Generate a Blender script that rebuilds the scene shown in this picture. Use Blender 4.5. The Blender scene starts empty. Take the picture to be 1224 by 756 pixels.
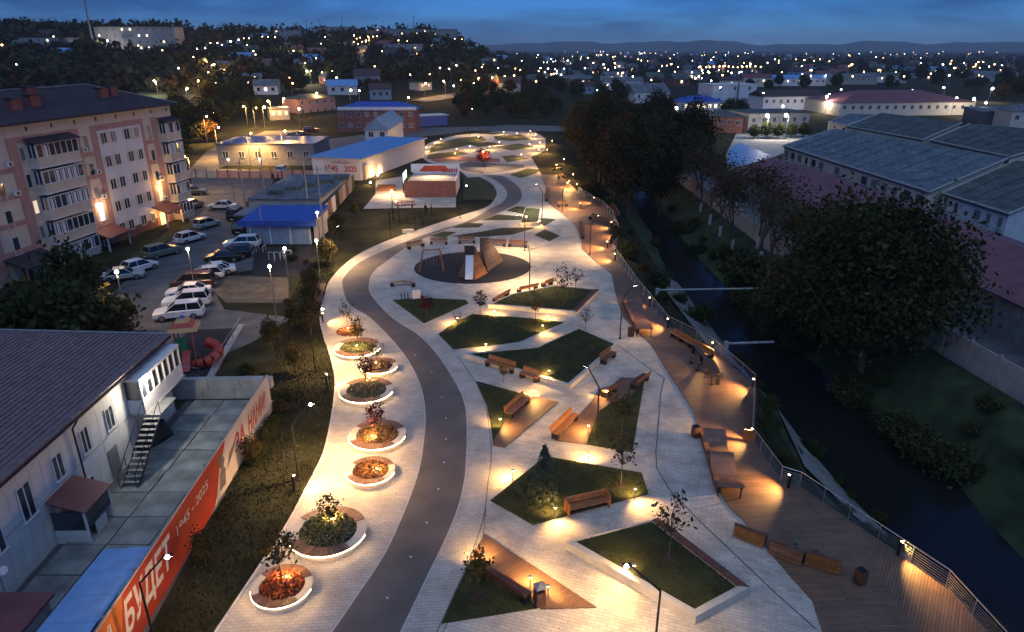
import bpy, math, random
import numpy as np
from mathutils import Vector, Matrix
R = math.radians
rnd = random.Random(7)
SC = bpy.context.scene
COL = SC.collection

# ---------------------------------------------------------------- camera, sky, sun, exposure
CAM_H = 25.0; FPX = 816.0; CX = 612.0; CY = 378.0        # photograph pixels (1224 x 756)
PITCH = math.atan((CY - 58) / FPX)
cam = bpy.data.cameras.new('camera'); cam.lens = 24.0; cam.sensor_width = 36.0; cam.sensor_fit = 'HORIZONTAL'
cam.clip_start = 0.5; cam.clip_end = 20000
co = bpy.data.objects.new('camera', cam); COL.objects.link(co)
co.location = (0, 0, CAM_H); co.rotation_euler = (math.pi / 2 - PITCH, 0, 0)
SC.camera = co

SUN_EL, SUN_ROT = R(7.0), R(180)
w = bpy.data.worlds.new('World'); SC.world = w; w.use_nodes = True
nt = w.node_tree; nt.nodes.clear()
def wn(t, **k):
    n = nt.nodes.new(t)
    for a, b in k.items(): setattr(n, a, b)
    return n
sky = wn('ShaderNodeTexSky', sky_type='NISHITA', sun_disc=False, sun_elevation=SUN_EL, sun_rotation=SUN_ROT,
         altitude=200, air_density=0.8, dust_density=0.0, ozone_density=6.0)
tc = wn('ShaderNodeTexCoord'); mp = wn('ShaderNodeMapping'); mp.inputs['Scale'].default_value = (1.6, 1.6, 11.0)
nz = wn('ShaderNodeTexNoise'); nz.inputs['Scale'].default_value = 2.2; nz.inputs['Detail'].default_value = 7; nz.inputs['Roughness'].default_value = 0.55
nz.inputs['Distortion'].default_value = 0.5
rp = wn('ShaderNodeValToRGB'); rp.color_ramp.elements[0].position = 0.36; rp.color_ramp.elements[0].color = (0.46, 0.48, 0.58, 1)
rp.color_ramp.elements[1].position = 0.60; rp.color_ramp.elements[1].color = (1.12, 1.12, 1.14, 1)
mul = wn('ShaderNodeMix', data_type='RGBA', blend_type='MULTIPLY'); mul.inputs[0].default_value = 1.0
tint = wn('ShaderNodeMix', data_type='RGBA', blend_type='MULTIPLY'); tint.inputs[0].default_value = 1.0
tint.inputs[7].default_value = (0.45, 0.56, 0.84, 1)
bg = wn('ShaderNodeBackground'); bg.inputs['Strength'].default_value = 0.08
wo = wn('ShaderNodeOutputWorld'); lk = nt.links.new
lk(tc.outputs['Generated'], mp.inputs['Vector']); lk(mp.outputs['Vector'], nz.inputs['Vector']); lk(nz.outputs['Fac'], rp.inputs['Fac'])
lk(sky.outputs['Color'], mul.inputs[6]); lk(rp.outputs['Color'], mul.inputs[7])
lk(mul.outputs[2], tint.inputs[6]); lk(tint.outputs[2], bg.inputs['Color']); lk(bg.outputs['Background'], wo.inputs['Surface'])

sl = bpy.data.lights.new('sun', 'SUN'); sl.energy = 0.88; sl.angle = R(100); sl.color = (0.50, 0.70, 1.0)
so = bpy.data.objects.new('sun', sl); COL.objects.link(so)
so.rotation_euler = (R(25), 0, R(0))

SC.view_settings.view_transform = 'Standard'; SC.view_settings.look = 'None'
SC.view_settings.exposure = 0.72; SC.view_settings.gamma = 1.0; SC.view_settings.use_curve_mapping = False
SC.render.engine = 'CYCLES'
SC.cycles.use_denoising = True; SC.cycles.max_bounces = 4; SC.cycles.diffuse_bounces = 2; SC.cycles.glossy_bounces = 2
SC.cycles.transmission_bounces = 2; SC.cycles.transparent_max_bounces = 4
SC.cycles.sample_clamp_indirect = 4.0; SC.cycles.caustics_reflective = False; SC.cycles.caustics_refractive = False

# ---------------------------------------------------------------- pixel -> place helpers
cp, sp = math.cos(PITCH), math.sin(PITCH)
def ray(px, py):
    x = (px - CX) / FPX; u = (CY - py) / FPX
    return x, cp + u * sp, -sp + u * cp
def G(px, py, z=0.0):                       # where the line of sight meets level z
    d = ray(px, py); t = (z - CAM_H) / d[2]
    return Vector((d[0] * t, d[1] * t, z))
def Lp(A, B, px, py):                       # hit on the upright plane through A,B -> (metres from A, height)
    d = ray(px, py); nx, ny = -(B[1] - A[1]), (B[0] - A[0])
    t = (A[0] * nx + A[1] * ny) / (d[0] * nx + d[1] * ny)
    X, Y, Z = d[0] * t, d[1] * t, CAM_H + d[2] * t
    l = math.hypot(B[0] - A[0], B[1] - A[1])
    return ((X - A[0]) * (B[0] - A[0]) + (Y - A[1]) * (B[1] - A[1])) / l, Z
def sstep(a, b, x):
    t = min(1.0, max(0.0, (x - a) / (b - a))); return t * t * (3 - 2 * t)
RV_Y = [15, 31, 37, 43, 54, 75, 92, 112, 137, 180, 260]
RV_L = [25.5, 25.1, 24.2, 23.4, 22.9, 22.6, 22.4, 24.3, 25.3, 26.5, 30]
RV_R = [30.2, 30.3, 30.4, 31.3, 29.8, 27.4, 26.8, 27.0, 28.0, 30, 34]
RL_Y = [15, 22.9, 26.7, 31.8, 35.0, 35.6, 40.3, 48.3, 55.7, 60.9, 73.4, 86.8, 92.9, 106.6, 113.6, 126.2, 150, 260]
RL_X = [21.9, 21.9, 21.7, 19.2, 17.7, 16.9, 16.6, 19.3, 17.9, 15.1, 14.1, 13.5, 15.4, 16.0, 15.4, 12.6, 11, 13]
def terrain(x, y):                           # numpy arrays or floats
    x = np.asarray(x, float); y = np.asarray(y, float)
    def ss(a, b, v):
        t = np.clip((v - a) / (b - a), 0, 1); return t * t * (3 - 2 * t)
    xl = np.interp(y, RV_Y, RV_L); xr = np.interp(y, RV_Y, RV_R); rl = np.interp(y, RL_Y, RL_X)
    left = 1 - np.clip((x - rl - 0.3) / (xl - rl - 0.2), 0, 1)
    right = np.clip((x - xr) / np.maximum(37 - xr, 2), 0, 1)
    prof = np.where(x < xl, left, np.where(x > xr, ss(0, 1, right), 0.0))
    chan = (prof - 1) * 4.5 * (1 - ss(190, 260, y)) * (1 - ss(0, 12, 12 - y))
    chan = np.where(y < 0, 0, chan)
    r = np.hypot(x, y); s = x / np.maximum(y, 1.0)
    wv = 1 - ss(-0.13, 0.05, s)
    hill = wv * (43 * ss(235, 800, r) + 4 * np.sin(x * 0.013 + 1) * ss(350, 700, r)) * (1 - 0.4 * ss(900, 2500, r))
    bumps = 1.2 * np.sin(x * .021) * np.sin(y * .017 + .7) * ss(250, 500, r)
    return chan + hill + bumps - 0.02
def th(x, y):                                # the same ground far from the river, plain floats
    if y < 262 and 5 < x < 45: return float(terrain(x, y))
    r = math.hypot(x, y); s = x / max(y, 1.0); wv = 1 - sstep(-0.13, 0.05, s)
    hill = wv * (43 * sstep(235, 800, r) + 4 * math.sin(x * 0.013 + 1) * sstep(350, 700, r)) * (1 - 0.4 * sstep(900, 2500, r)) if wv else 0.0
    return hill + 1.2 * math.sin(x * .021) * math.sin(y * .017 + .7) * sstep(250, 500, r) - .02
def T(px, py, h=0.0):                        # line of sight onto the terrain (coarse march, then halving)
    d = ray(px, py); t = 90.0; pt = t
    while t < 9000:
        if CAM_H + d[2] * t - h <= th(d[0] * t, d[1] * t):
            lo, hi = pt, t
            for _ in range(14):
                m = (lo + hi) / 2
                if CAM_H + d[2] * m - h <= th(d[0] * m, d[1] * m): hi = m
                else: lo = m
            return Vector((d[0] * hi, d[1] * hi, th(d[0] * hi, d[1] * hi)))
        pt = t; t *= 1.012
    t = 2500
    return Vector((d[0] * t, d[1] * t, th(d[0] * t, d[1] * t)))

# ---------------------------------------------------------------- mesh + object helpers
class MB:
    def __init__(s): s.v = []; s.f = []; s.m = []
    def add(s, vs, fs, m=0):
        o = len(s.v); s.v += [tuple(v) for v in vs]; s.f += [tuple(i + o for i in f) for f in fs]; s.m += [m] * len(fs); return s
    def box(s, c, d, rz=0.0, m=0, rx=0.0):
        M = Matrix.Rotation(rz, 3, 'Z') @ Matrix.Rotation(rx, 3, 'X'); c = Vector(c)
        vs = [c + M @ Vector((sx * d[0] / 2, sy * d[1] / 2, sz * d[2] / 2)) for sx in (-1, 1) for sy in (-1, 1) for sz in (-1, 1)]
        return s.add(vs, [(0, 1, 3, 2), (4, 6, 7, 5), (0, 4, 5, 1), (2, 3, 7, 6), (0, 2, 6, 4), (1, 5, 7, 3)], m)
    def prism(s, pts, z0, z1, m=0, mt=None):
        n = len(pts)
        if sum(pts[i][0] * pts[(i + 1) % n][1] - pts[(i + 1) % n][0] * pts[i][1] for i in range(n)) < 0: pts = pts[::-1]
        vs = [(p[0], p[1], z0) for p in pts] + [(p[0], p[1], z1) for p in pts]
        s.add(vs, [(i, (i + 1) % n, n + (i + 1) % n, n + i) for i in range(n)], m)
        s.add(vs[n:], [tuple(range(n))], m if mt is None else mt)
        s.add(vs[:n], [tuple(range(n - 1, -1, -1))], m); return s
    def sheet(s, pts, z, m=0):
        n = len(pts)
        if sum(pts[i][0] * pts[(i + 1) % n][1] - pts[(i + 1) % n][0] * pts[i][1] for i in range(n)) < 0: pts = pts[::-1]
        return s.add([(p[0], p[1], z) for p in pts], [tuple(range(n))], m)
    def tube(s, p0, p1, r0, r1=None, n=8, m=0, cap=True):
        r1 = r0 if r1 is None else r1; p0 = Vector(p0); p1 = Vector(p1); d = p1 - p0
        if d.length < 1e-6: return s
        q = d.to_track_quat('Z', 'Y').to_matrix()
        ring = [Vector((math.cos(2 * math.pi * i / n), math.sin(2 * math.pi * i / n), 0)) for i in range(n)]
        vs = [p0 + q @ (c * r0) for c in ring] + [p1 + q @ (c * r1) for c in ring]
        s.add(vs, [(i, (i + 1) % n, n + (i + 1) % n, n + i) for i in range(n)], m)
        if cap: s.add(vs[n:], [tuple(range(n))], m); s.add(vs[:n], [tuple(range(n - 1, -1, -1))], m)
        return s
    def path(s, pts, r, n=6, m=0):
        for a, b in zip(pts, pts[1:]): s.tube(a, b, r, r, n, m)
        return s
    def ball(s, c, r, n=10, k=6, m=0, sz=1.0):
        vs = [(c[0], c[1], c[2] - r * sz)]
        for j in range(1, k):
            a = math.pi * j / k - math.pi / 2
            vs += [(c[0] + r * math.cos(a) * math.cos(2 * math.pi * i / n), c[1] + r * math.cos(a) * math.sin(2 * math.pi * i / n), c[2] + r * sz * math.sin(a)) for i in range(n)]
        vs.append((c[0], c[1], c[2] + r * sz)); top = len(vs) - 1
        fs = [(0, 1 + (i + 1) % n, 1 + i) for i in range(n)]
        for j in range(k - 2):
            b = 1 + j * n; fs += [(b + i, b + (i + 1) % n, b + n + (i + 1) % n, b + n + i) for i in range(n)]
        b = 1 + (k - 2) * n; fs += [(b + i, b + (i + 1) % n, top) for i in range(n)]
        return s.add(vs, fs, m)
    def mesh(s, name, mats, smooth=False):
        me = bpy.data.meshes.new(name); me.from_pydata(s.v, [], s.f)
        for k in (mats if isinstance(mats, (list, tuple)) else [mats]): me.materials.append(MAT[k] if isinstance(k, str) else k)
        if any(s.m): me.polygons.foreach_set('material_index', s.m)
        if smooth: me.polygons.foreach_set('use_smooth', [True] * len(me.polygons))
        me.update(); return me
    def build(s, name, mats, parent=None, smooth=False):
        o = bpy.data.objects.new(name, s.mesh(name, mats, smooth)); COL.objects.link(o)
        if parent: o.parent = parent
        return o
def tag(o, label, cat, group=None):
    o['label'] = label; o['category'] = cat
    if group: o['group'] = group
    return o
def thing(name, label, cat, loc=(0, 0, 0), rz=0.0, group=None):
    o = bpy.data.objects.new(name, None); COL.objects.link(o); o.empty_display_size = .3
    o.location = loc; o.rotation_euler = (0, 0, rz); return tag(o, label, cat, group)
def struct(name, mb, mats, kind='structure', smooth=False):
    o = mb.build(name, mats, None, smooth); o['kind'] = kind; return o
def part(name, mesh, parent, loc=None):
    o = bpy.data.objects.new(name, mesh); COL.objects.link(o); o.parent = parent
    if loc is not None: o.location = loc
    return o
def kids(o): return [c for c in COL.objects if c.parent == o]
def copy_tree(o, loc=None, rz=None, label=None, group=None, sc=None):
    stack = [(o, None)]; top = None
    while stack:
        src, par = stack.pop(); c = src.copy(); COL.objects.link(c); c.parent = par
        if top is None: top = c
        for ch in src.children: stack.append((ch, c))
    if loc is not None: top.location = loc
    if rz is not None: top.rotation_euler = (0, 0, rz)
    if label: top['label'] = label
    if group: top['group'] = group
    if sc is not None: top.scale = sc if isinstance(sc, (tuple, list)) else (sc, sc, sc)
    return top
def repaint(o, mat):
    for s_ in o.material_slots:
        s_.link = 'OBJECT'; s_.material = MAT[mat] if isinstance(mat, str) else mat
def lamp(parent, loc, power, col, kind='POINT', spot=150, blend=.6, rot=(0, 0, 0), rad=.06):
    power *= 6.0 if power < 100 else 4.8
    l = bpy.data.lights.new('light', kind); l.energy = power; l.color = col; l.shadow_soft_size = rad
    if kind == 'SPOT': l.spot_size = R(spot); l.spot_blend = blend
    o = bpy.data.objects.new('light', l); COL.objects.link(o); o.parent = parent; o.location = loc; o.rotation_euler = rot
    return o
WARM = (1.0, 0.54, 0.16); COOL = (1.0, 0.84, 0.64); NEUT = (1.0, 0.62, 0.29)

# ---------------------------------------------------------------- materials
MAT = {}
def nodes(name):
    m = bpy.data.materials.new(name); m.use_nodes = True; MAT[name] = m
    t = m.node_tree; return m, t, t.nodes['Principled BSDF']
def mat(name, col, rough=.75, var=.25, scale=2.0, bump=0.0, bscale=None, metal=0.0, fine=0.0, spec=.5, inst=0.0):
    m, t, b = nodes(name); N = t.nodes.new; L = t.links.new
    tcn = N('ShaderNodeTexCoord'); n = N('ShaderNodeTexNoise'); n.inputs['Scale'].default_value = scale; n.inputs['Detail'].default_value = 6
    L(tcn.outputs['Object'], n.inputs['Vector'])
    r = N('ShaderNodeValToRGB'); r.color_ramp.elements[0].position = .3; r.color_ramp.elements[1].position = .7
    r.color_ramp.elements[0].color = tuple(c * (1 - var) for c in col) + (1,)
    r.color_ramp.elements[1].color = tuple(min(1, c * (1 + var)) for c in col) + (1,)
    L(n.outputs['Fac'], r.inputs['Fac']); out = r.outputs['Color']
    if fine or inst:
        hs = N('ShaderNodeHueSaturation'); L(out, hs.inputs['Color']); out = hs.outputs['Color']
        mr = N('ShaderNodeMapRange'); k = fine or inst; mr.inputs['To Min'].default_value = 1 - k; mr.inputs['To Max'].default_value = 1 + k
        if fine:
            n2 = N('ShaderNodeTexNoise'); n2.inputs['Scale'].default_value = scale * 14; n2.inputs['Detail'].default_value = 3
            L(tcn.outputs['Object'], n2.inputs['Vector']); L(n2.outputs['Fac'], mr.inputs['Value'])
        else:
            oi = N('ShaderNodeObjectInfo'); L(oi.outputs['Random'], mr.inputs['Value'])
        L(mr.outputs['Result'], hs.inputs['Value'])
    L(out, b.inputs['Base Color']); b.inputs['Roughness'].default_value = rough; b.inputs['Metallic'].default_value = metal
    b.inputs['Specular IOR Level'].default_value = spec
    if bump:
        n3 = N('ShaderNodeTexNoise'); n3.inputs['Scale'].default_value = bscale or scale * 8; n3.inputs['Detail'].default_value = 4
        L(tcn.outputs['Object'], n3.inputs['Vector']); bm = N('ShaderNodeBump'); bm.inputs['Strength'].default_value = bump; bm.inputs['Distance'].default_value = .05
        L(n3.outputs['Fac'], bm.inputs['Height']); L(bm.outputs['Normal'], b.inputs['Normal'])
    return m
def brick(name, c1, c2, mortar, bw, bh, msize=.01, rough=.8, rot=0.0, off=.5, stain=.25, bump=.3, axes=None):
    m, t, b = nodes(name); N = t.nodes.new; L = t.links.new
    tcn = N('ShaderNodeTexCoord'); mpn = N('ShaderNodeMapping'); mpn.inputs['Rotation'].default_value = (0, 0, rot)
    vec = tcn.outputs['Object']
    if axes:                                   # wall facing: (u, z)
        sx = N('ShaderNodeSeparateXYZ'); cx = N('ShaderNodeCombineXYZ'); L(vec, sx.inputs[0])
        L(sx.outputs[axes[0]], cx.inputs[0]); L(sx.outputs[axes[1]], cx.inputs[1]); vec = cx.outputs[0]
    L(vec, mpn.inputs['Vector'])
    br = N('ShaderNodeTexBrick'); br.offset = off; br.inputs['Scale'].default_value = 1
    br.inputs['Brick Width'].default_value = bw; br.inputs['Row Height'].default_value = bh; br.inputs['Mortar Size'].default_value = msize
    br.inputs['Color1'].default_value = c1 + (1,); br.inputs['Color2'].default_value = c2 + (1,); br.inputs['Mortar'].default_value = mortar + (1,)
    L(mpn.outputs['Vector'], br.inputs['Vector'])
    n = N('ShaderNodeTexNoise'); n.inputs['Scale'].default_value = .55; n.inputs['Detail'].default_value = 8; n.inputs['Roughness'].default_value = .65
    L(tcn.outputs['Object'], n.inputs['Vector'])
    mr = N('ShaderNodeMapRange'); mr.inputs['From Min'].default_value = .3; mr.inputs['From Max'].default_value = .7
    mr.inputs['To Min'].default_value = 1 - stain; mr.inputs['To Max'].default_value = 1 + stain * .6; L(n.outputs['Fac'], mr.inputs['Value'])
    hs = N('ShaderNodeHueSaturation'); L(br.outputs['Color'], hs.inputs['Color']); L(mr.outputs['Result'], hs.inputs['Value'])
    L(hs.outputs['Color'], b.inputs['Base Color']); b.inputs['Roughness'].default_value = rough
    bm = N('ShaderNodeBump'); bm.inputs['Strength'].default_value = bump; bm.inputs['Distance'].default_value = .01; bm.invert = True
    L(br.outputs['Fac'], bm.inputs['Height']); L(bm.outputs['Normal'], b.inputs['Normal'])
    return m
def glow(name, col, strength, sample=False):
    m, t, b = nodes(name); b.inputs['Base Color'].default_value = (.8, .8, .8, 1)
    b.inputs['Emission Color'].default_value = col + (1,); b.inputs['Emission Strength'].default_value = strength
    m.cycles.emission_sampling = 'AUTO' if sample else 'NONE'; return m
def glass(name, col, rough=.08):
    m, t, b = nodes(name); b.inputs['Base Color'].default_value = col + (1,); b.inputs['Roughness'].default_value = rough
    b.inputs['Specular IOR Level'].default_value = .8; return m

brick('paver', (.56, .495, .42), (.44, .395, .345), (.27, .26, .25), .60, .20, .012, .8, R(18), stain=.34)
brick('paver_strip', (.52, .465, .40), (.44, .395, .35), (.24, .235, .23), .40, .20, .010, .8, R(-4), stain=.26)
brick('deck_wood', (.235, .130, .080), (.165, .094, .060), (.02, .014, .010), 3.2, .145, .012, .55, R(-3), stain=.3, bump=.5)
brick('deck_wood_edge', (.235, .132, .082), (.165, .096, .062), (.02, .014, .010), 3.2, .145, .012, .55, R(-55), stain=.3, bump=.5)
brick('plot_wood', (.20, .105, .060), (.155, .082, .048), (.03, .018, .012), 2.4, .14, .012, .6, R(-38), stain=.25, bump=.5)
mat('ground', (.027, .028, .015), .95, .55, .35, .6, 6, fine=.35, spec=.1)
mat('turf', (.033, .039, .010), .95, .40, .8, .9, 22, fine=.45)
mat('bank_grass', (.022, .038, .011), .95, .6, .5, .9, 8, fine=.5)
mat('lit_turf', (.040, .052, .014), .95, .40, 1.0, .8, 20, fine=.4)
mat('dirt', (.10, .085, .065), .95, .4, .8, .5)
mat('asphalt', (.095, .095, .102), .85, .35, .45, .35, 30, fine=.25)
mat('bike_asphalt', (.130, .108, .098), .82, .20, .5, .25, 40, fine=.15)
mat('road', (.13, .12, .11), .85, .25, .3, .3, 20, fine=.2)
mat('rubber', (.014, .014, .018), .9, .25, 1.5, .3)
mat('concrete', (.34, .335, .32), .85, .22, 1.0, .3, 18, fine=.12)
mat('yard_concrete', (.185, .205, .20), .85, .5, .6, .4, 14, fine=.2, )
mat('kerb', (.50, .48, .45), .8, .18, 1.2, .2, fine=.1)
mat('white_stone', (.47, .44, .39), .75, .14, 1.4, .2, fine=.08)
mat('bench_wood', (.30, .125, .050), .5, .30, 3.0, .2, inst=.25)
mat('bench_wood_dark', (.12, .052, .030), .55, .30, 3.0, .2, inst=.2)
mat('orange_wood', (.36, .13, .030), .5, .28, 2.5, .2, inst=.2)
mat('lounger_wood', (.16, .085, .060), .55, .25, 3.0, .2, inst=.2)
mat('dark_metal', (.022, .022, .024), .45, .2, 3.0, metal=.4)
mat('steel', (.48, .50, .53), .35, .12, 4.0, metal=.85)
mat('grey_metal', (.22, .23, .24), .5, .2, 3.0, metal=.3)
mat('white_paint', (.70, .70, .70), .55, .10, 1.5, fine=.06)
mat('cream_wall', (.62, .54, .43), .85, .10, .8, .15, fine=.08)
mat('pink_wall', (.44, .25, .215), .85, .12, .8, .15, fine=.08)
mat('white_wall', (.70, .68, .69), .85, .08, .8, .15, fine=.06)
mat('brick_base', (.25, .10, .075), .9, .2, 1.2, .2, fine=.15)
mat('grey_plinth', (.22, .215, .21), .9, .2, 1.2)
mat('purple_roof', (.060, .044, .052), .8, .22, .6, .1, spec=.2)
mat('tile_roof', (.175, .122, .128), .6, .25, 2.5, .2, spec=.3)
mat('maroon_roof', (.16, .050, .055), .55, .2, .5, .1)
brick('maroon_wide_roof', (.20, .078, .088), (.165, .066, .076), (.10, .04, .045), 1.1, 6.0, .03, .65, 0, stain=.3)
brick('slate_roof', (.155, .185, .205), (.105, .13, .15), (.05, .06, .07), 1.15, 1.75, .05, .7, 0.1, stain=.55)
brick('slate_roof_dark', (.095, .115, .105), (.07, .085, .08), (.03, .036, .036), 1.15, 1.75, .05, .75, 0.1, stain=.6)
mat('blue_roof', (.045, .10, .40), .45, .12, .8, metal=.1)
mat('sky_roof', (.14, .30, .56), .5, .10, .8)
mat('shed_roof', (.16, .30, .56), .5, .14, 1.2)
mat('panel_white', (.58, .60, .61), .7, .12, .9, .15, fine=.1, )
mat('siding_blue', (.20, .29, .40), .7, .15, 1.2)
mat('banner_red', (.46, .050, .020), .6, .14, .8)
mat('banner_orange', (.62, .17, .030), .6, .12, .8)
mat('banner_white', (.62, .55, .50), .6, .12, .7)
mat('ink_grey', (.16, .14, .13), .7, .4, 1.8)
mat('letter_white', (.72, .66, .60), .6, .08, 2)
mat('letter_red', (.42, .035, .025), .6, .08, 2)
mat('black_stuff', (.010, .010, .011), .6, .4, 2.0, .5)
mat('bark', (.085, .065, .05), .95, .35, 3.0, .5)
mat('whitewash', (.42, .42, .40), .9, .2, 3.0)
mat('leaf_dark', (.029, .035, .012), .85, .45, .45, inst=.0, fine=.35, spec=.1)
mat('leaf_green', (.040, .053, .016), .85, .45, .6, fine=.4, spec=.1)
mat('leaf_olive', (.062, .054, .018), .85, .45, .8, fine=.4, spec=.1)
mat('leaf_yellow', (0.1584, 0.0936, 0.0158), .8, .4, 1.2, fine=.4, spec=.1)
mat('leaf_rust', (.072, .034, .014), .85, .45, .5, fine=.4, spec=.1)
mat('leaf_burgundy', (0.072, 0.0101, 0.013), .8, .4, 1.5, fine=.4, spec=.1)
mat('leaf_brown', (.056, .041, .018), .9, .4, .6, fine=.4, spec=.1)
mat('spruce', (.050, .070, .050), .9, .35, 1.5, fine=.3, spec=.1)
mat('flower_red', (.26, .040, .016), .7, .4, 3, fine=.4)
mat('flower_orange', (.22, .07, .016), .7, .4, 3, fine=.4)
mat('herb_green', (.085, .11, .035), .8, .4, 3, fine=.4)
mat('herb_brown', (.12, .085, .035), .8, .4, 3, fine=.4)
mat('herb_grey', (.15, .145, .11), .8, .4, 3, fine=.4)
mat('mulch', (.045, .028, .018), .95, .4, 4, .5)
mat('tyre', (.014, .014, .015), .8, .2, 4)
mat('rim', (.35, .35, .37), .35, .1, 4, metal=.8)
for n_, c_ in dict(car_white=(.66, .67, .70), car_silver=(.38, .40, .40), car_black=(.012, .012, .014), car_brown=(.07, .032, .028), car_grey=(.10, .11, .12), car_green=(.14, .17, .14), car_red=(.20, .02, .02)).items():
    mat(n_, c_, .28, .04, 1.0)
glass('window_glass', (.030, .038, .05)); glass('car_glass', (.010, .012, .016), .05)
glass('curtain_glass', (.20, .19, .20), .2)
m_, t_, b_ = nodes('water'); b_.inputs['Base Color'].default_value = (.012, .013, .012, 1); b_.inputs['Roughness'].default_value = .16; b_.inputs['Specular IOR Level'].default_value = .45
n_ = t_.nodes.new('ShaderNodeTexNoise'); n_.inputs['Scale'].default_value = 1.6; n_.inputs['Detail'].default_value = 5
q_ = t_.nodes.new('ShaderNodeBump'); q_.inputs['Strength'].default_value = .25; q_.inputs['Distance'].default_value = .04
t_.links.new(n_.outputs['Fac'], q_.inputs['Height']); t_.links.new(q_.outputs['Normal'], b_.inputs['Normal'])
glow('glow_warm', (1.0, .62, .22), 22); glow('glow_white', (1.0, .93, .80), 16); glow('glow_cool', (.92, .96, 1.0), 22)
glow('glow_amber', (1.0, .55, .18), 30); glow('far_warm', (1.0, .50, .17), 16); glow('far_white', (1.0, .90, .72), 18); glow('far_cool', (.9, .97, 1.0), 20)
glow('strip_light', (1.0, .60, .25), 50, True); glow('window_lit', (1.0, .72, .32), .5); glow('window_lit_white', (1.0, .92, .78), .9)
glow('glow_red', (1.0, .12, .06), 5); glow('screen_white', (.72, .92, .95), .9); glow('far_window', (1.0, .75, .42), 1.4)
mat('wood_dark', (.034, .038, .020), .9, .45, .05, fine=.3, spec=.1); mat('wood_olive', (.055, .050, .022), .9, .45, .05, fine=.3, spec=.1); mat('wood_rust', (.075, .040, .020), .9, .45, .05, fine=.3, spec=.1); mat('apron_concrete', (.15, .155, .15), .9, .45, .5, .4, 10, fine=.3)
mat('hill_wall', (.27, .27, .275), .85, .15, .5); mat('grass_blade', (.042, .050, .013), .9, .5, 1.2, fine=.5, spec=.1); mat('verge_blade', (.022, .023, .011), .9, .5, .8, fine=.5, spec=.1); mat('dead_leaf', (.20, .10, .03), .9, .5, 2, fine=.5)

# ================================================================ GROUND AND PAVING
def axis(segs):
    out = []
    for a, b, st in segs: out += list(np.arange(a, b, st))
    return np.array(out + [segs[-1][1]])
xs = axis([(-9000, -3000, 1500), (-3000, -1000, 250), (-1000, -260, 40), (-260, -60, 12), (-60, 8, 4), (8, 42, .7), (42, 100, 6), (100, 400, 25), (400, 1200, 80), (1200, 4000, 400), (4000, 9000, 1250)])
ys = axis([(-300, 0, 50), (0, 18, 6), (18, 150, 1.5), (150, 300, 6), (300, 1200, 18), (1200, 3000, 120), (3000, 9000, 1000)])
XX, YY = np.meshgrid(xs, ys); ZZ = terrain(XX, YY)
jit = np.random.RandomState(3).rand(*ZZ.shape); ZZ = np.where(ZZ < -.3, ZZ + (jit - .5) * .28, ZZ)
nxg, nyg = len(xs), len(ys)
gm = bpy.data.meshes.new('ground')
idx = np.arange(nxg * nyg).reshape(nyg, nxg)
fq = np.stack([idx[:-1, :-1], idx[:-1, 1:], idx[1:, 1:], idx[1:, :-1]], -1).reshape(-1, 4)
gm.from_pydata(np.stack([XX, YY, ZZ], -1).reshape(-1, 3).tolist(), [], fq.tolist())
for k in ('ground', 'bank_grass'): gm.materials.append(MAT[k])
cxm = (XX[:-1, :-1] + XX[1:, 1:]) / 2; cym = (YY[:-1, :-1] + YY[1:, 1:]) / 2
gm.polygons.foreach_set('material_index', ((cxm > 20) & (cxm < 40) & (cym < 150)).astype(int).reshape(-1).tolist())
gm.polygons.foreach_set('use_smooth', [True] * len(gm.polygons)); gm.update()
go = bpy.data.objects.new('ground', gm); COL.objects.link(go); go['kind'] = 'structure'

mb = MB(); wy = [12, 24, 31, 37, 43, 54, 75, 92, 112, 137, 180]
for a, b in zip(wy, wy[1:]):
    la, ra, lb, rb = (np.interp(v, RV_Y, t) for v, t in ((a, RV_L), (a, RV_R), (b, RV_L), (b, RV_R)))
    mb.add([(la - .9, a, -4), (ra + .9, a, -4), (rb + .9, b, -4), (lb - .9, b, -4)], [(0, 1, 2, 3)])
struct('river', mb, 'water')

# far hills along the horizon
mb = MB(); ang = np.linspace(-1.0, 1.0, 260)
prev = None; rh = random.Random(11)
for i, a in enumerate(ang):
    h = 88 + 20 * math.sin(a * 9 + 1) + 14 * math.sin(a * 31) + 9 * math.sin(a * 67 + 2) + 5 * math.sin(a * 131) + rh.uniform(-2, 2)
    h *= 0.62 + .38 * sstep(-.05, .25, a)
    cur = [(7000 * math.sin(a), 7000 * math.cos(a), -30), (7400 * math.sin(a), 7400 * math.cos(a), h * .55), (7900 * math.sin(a), 7900 * math.cos(a), h), (8800 * math.sin(a), 8800 * math.cos(a), -30)]
    if prev: 
        for k in range(3): mb.add([prev[k], cur[k], cur[k + 1], prev[k + 1]], [(0, 1, 2, 3)])
    prev = cur
mat('far_forest', (.045, .06, .055), .95, .3, .002)
struct('hills', mb, 'far_forest', smooth=True)

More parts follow.
